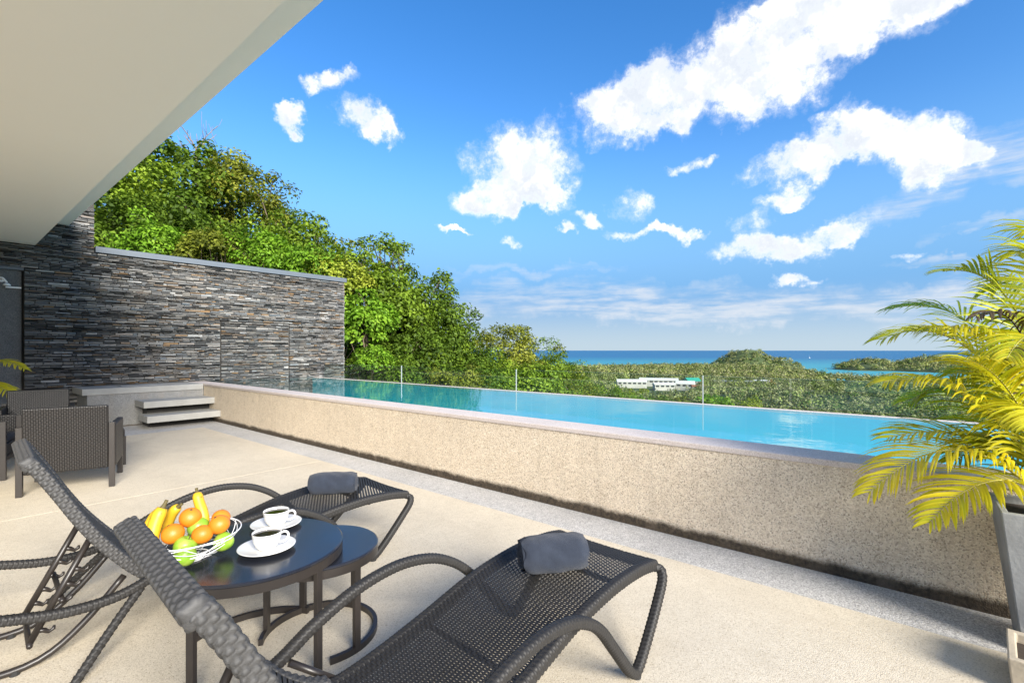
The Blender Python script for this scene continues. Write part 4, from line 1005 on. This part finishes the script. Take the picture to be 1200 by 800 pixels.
# ================================================================== palms
def frond(parent, base, ctrl, tip, nl, ll, seed, droop=.35, mat='palm', tint=.55, wid=.0085, name='frond', start=.16):
    rg = np.random.default_rng(seed); b, c, t = (Vector(p) for p in (base, ctrl, tip))
    n_ = 40; U = np.linspace(0, 1, n_); pts_ = [b*(1-u)**2+c*(2*u*(1-u))+t*u*u for u in U]
    ra = MB().tube(pts_, list(np.linspace(.008, .0018, n_)), 6).build(name, M['rachis'] if mat == 'palm' else M['palm_dry'], parent, True)
    V = []; Q = []; T = []
    for k in range(nl):
        u = start+(1-start)*(k+.5)/nl; i = min(n_-2, int(u*(n_-1))); p = pts_[i]+(pts_[i+1]-pts_[i])*(u*(n_-1)-i)
        tg = (pts_[i+1]-pts_[i]).normalized(); side = tg.cross(Vector((0, 0, 1)))
        side = side.normalized() if side.length > .15 else Vector((1, 0, 0)); upv = side.cross(tg).normalized()
        L = ll*(math.sin(math.pi*min(1, .22+.74*u))**.7)*rg.uniform(.88, 1.1)
        for s in (-1, 1):
            ang = 1.12-.5*u+rg.normal()*.06
            d0 = (side*s*math.sin(ang)+tg*math.cos(ang)+upv*(.28+rg.normal()*.06)).normalized()
            m_ = 5; ww = wid*rg.uniform(.8, 1.15); b0 = len(V); tt = np.clip(tint+rg.normal()*.10, 0, 1)
            wdir = (tg-d0*tg.dot(d0)).normalized(); q = p.copy(); dd_ = d0.copy()
            for j in range(m_+1):
                f_ = j/m_; hwid = ww*(.35+1.3*math.sin(math.pi*min(1, .12+.80*f_)))*.5*(1 if j < m_ else .08)
                nrm = dd_.cross(wdir); 
                V += [tuple(q-wdir*hwid+nrm*hwid*.35), tuple(q), tuple(q+wdir*hwid+nrm*hwid*.35)]
                T += [min(1, tt+.12*f_)]*3
                dd_ = (dd_+Vector((0, 0, -droop*(.4+f_)*.34))).normalized(); q = q+dd_*(L/m_)
            for j in range(m_):
                a = b0+3*j; Q += [(a, a+1, a+4, a+3), (a+1, a+2, a+5, a+4)]
    V = np.array(V); o = link('leaflets', np_mesh('leaflets', V, np.array(Q), {'tint': ('POINT', np.array(T))}, smooth=True), M[mat], ra)
    tag(o, kind='stuff'); return ra
def pot(label, x, y, rz, top, bot, h, mat, name='planter'):
    o = empty(name, (x, y, 0), rz, label, 'planter')
    t, b = top, bot; i = t-.03; zi = h-.06
    MB().add([(-b, -b, 0), (b, -b, 0), (b, b, 0), (-b, b, 0), (-t, -t, h), (t, -t, h), (t, t, h), (-t, t, h), (-i, -i, h), (i, -i, h), (i, i, h), (-i, i, h), (-i, -i, zi), (i, -i, zi), (i, i, zi), (-i, i, zi)],
        [(3, 2, 1, 0), (0, 1, 5, 4), (1, 2, 6, 5), (2, 3, 7, 6), (3, 0, 4, 7), (4, 5, 9, 8), (5, 6, 10, 9), (6, 7, 11, 10), (7, 4, 8, 11), (8, 9, 13, 12), (9, 10, 14, 13), (10, 11, 15, 14), (11, 8, 12, 15)]).build('body', mat, o, bevel=.006)
    MB().add([(-i+.001, -i+.001, zi+.02), (i-.001, -i+.001, zi+.02), (i-.001, i-.001, zi+.02), (-i+.001, i-.001, zi+.02)], [(0, 1, 2, 3)]).build('soil', M['soil'], o)
    return o
PX, PY, PH = 3.335, -.557, .655
pot('grey tapered concrete planter standing against the pool wall under the palm', PX, PY, 0, .21, .13, PH, M['potgrey'])
palm = empty('areca_palm', (PX, PY, PH-.04), 0, 'yellow-green feathery palm in the grey planter beside the pool wall', 'palm')
pw = Matrix.Translation((-PX, -PY, -(PH-.04)))
def PF(ctrl, tip, nl=44, ll=.36, seed=1, off=(0, 0), **k):
    b = Vector((off[0], off[1], .02)); return frond(palm, b, pw @ Vector(ctrl), pw @ Vector(tip), nl, ll, seed, **k)
FR = [ # ctrl, tip, leaf length, seed, tint, droop
    ((3.84, -0.35, 1.72), (3.47, 0.1, 1.46), .34, 1, .55, .5), ((4.27, -0.48, 1.83), (4.01, 0.07, 1.67), .33, 2, .30, .5),
    ((3.6, -0.29, 1.35), (3.23, 0.08, 1.23), .33, 3, .70, .6), ((4.08, -0.41, 1.32), (3.75, -0.01, 1.09), .32, 4, .45, .6),
    ((3.36, -0.24, 1.14), (2.87, 0.13, 0.71), .32, 5, .85, .45), ((3.63, -0.33, 1.07), (3.18, 0.06, 0.94), .30, 6, .45, .4),
    ((3.26, -0.35, 0.95), (2.86, -0.09, 0.62), .27, 7, .70, .4), ((4.24, -0.61, 1.97), (3.77, -0.18, 1.86), .32, 8, .35, .4),
    ((4.34, -0.73, 2.23), (3.75, -0.47, 1.91), .32, 9, .45, .5), ((3.63, -0.49, 1.27), (3.16, -0.23, 1.36), .32, 10, .7, .5),
    ((4.32, -0.86, 1.95), (3.84, -0.9, 1.74), .34, 11, .5, .5), ((4.71, -0.86, 1.57), (5.05, -0.81, 1.89), .34, 12, .4, .5),
    ((4.07, -0.87, 1.35), (4.2, -1.18, 1.18), .34, 13, .5, .5), ((3.57, -0.57, 1.27), (2.93, -0.42, 1.08), .32, 14, .6, .6), ((3.78, -0.51, 1.07), (3.4, -0.21, 0.82), .28, 15, .35, .4)]
FR += [((3.92, -0.53, 1.59), (3.45, -0.11, 1.52), .34, 21, .6, .8), ((4.26, -0.63, 1.45), (3.71, -0.2, 1.25), .34, 22, .5, .8), 
    ((3.86, -0.62, 1.77), (3.15, -0.37, 1.36), .34, 24, .6, .7), ((4.53, -0.79, 2.1), (4.22, -0.42, 1.77), .34, 26, .4, .7), ((4.26, -0.78, 2.25), (3.67, -0.54, 2.02), .34, 27, .4, .6)]
for c, t, ll, sd_, ti, dr in FR: PF(c, t, 44, ll*1.12, sd_, (random.uniform(-.05, .05), random.uniform(-.05, .05)), tint=ti, droop=dr*1.35)
PF((3.82, -0.56, 1.77), (3.39, -0.28, 1.57), 26, .20, 40, mat='palm_dry', droop=1.2, name='dry_frond')
for k in range(7):
    a = k*.9; MB().tube([(.06*math.cos(a), .06*math.sin(a), -.02), (.07*math.cos(a)+.02, .07*math.sin(a), .25), (.1*math.cos(a), .1*math.sin(a), .55)], [.016, .013, .009], 8).build('cane', M['rachis'], palm, True)
# second palm by the concrete panel, mostly out of the picture
p2 = (0.12, 11.54, -0.05); P2X, P2Y = p2[0], p2[1]
pot('grey planter beside the armchairs, holding the palm at the concrete panel', P2X, P2Y, .3, .26, .22, .5, M['potgrey'])
palm2 = empty('areca_palm', (P2X, P2Y, .46), 0, 'palm with bright fronds reaching in before the concrete panel', 'palm')
for k, (c, t) in enumerate([((0.44, 10.83, 1.53), (0.9, 9.95, 1.12)), ((0.43, 10.53, 1.21), (0.83, 9.72, 0.7)), ((0.37, 11.23, 1.0), (0.79, 11.03, 0.79)), ((-0.05, 11.58, 1.79), (-0.29, 11.72, 1.27)), ((0.13, 12.16, 1.96), (0.41, 12.45, 2.28))]):
    frond(palm2, (0, 0, .02), Vector(c)-palm2.location, Vector(t)-palm2.location, 36, .38, 60+k, tint=.6, droop=.7, wid=.013)
# low sandstone pot, only its corner shows
pot('pale sandstone pot with only its corner showing on the terrace floor', 2.918, -.493, R(84.3), .15, .135, .15, M['sandstone'], 'sandstone_pot')
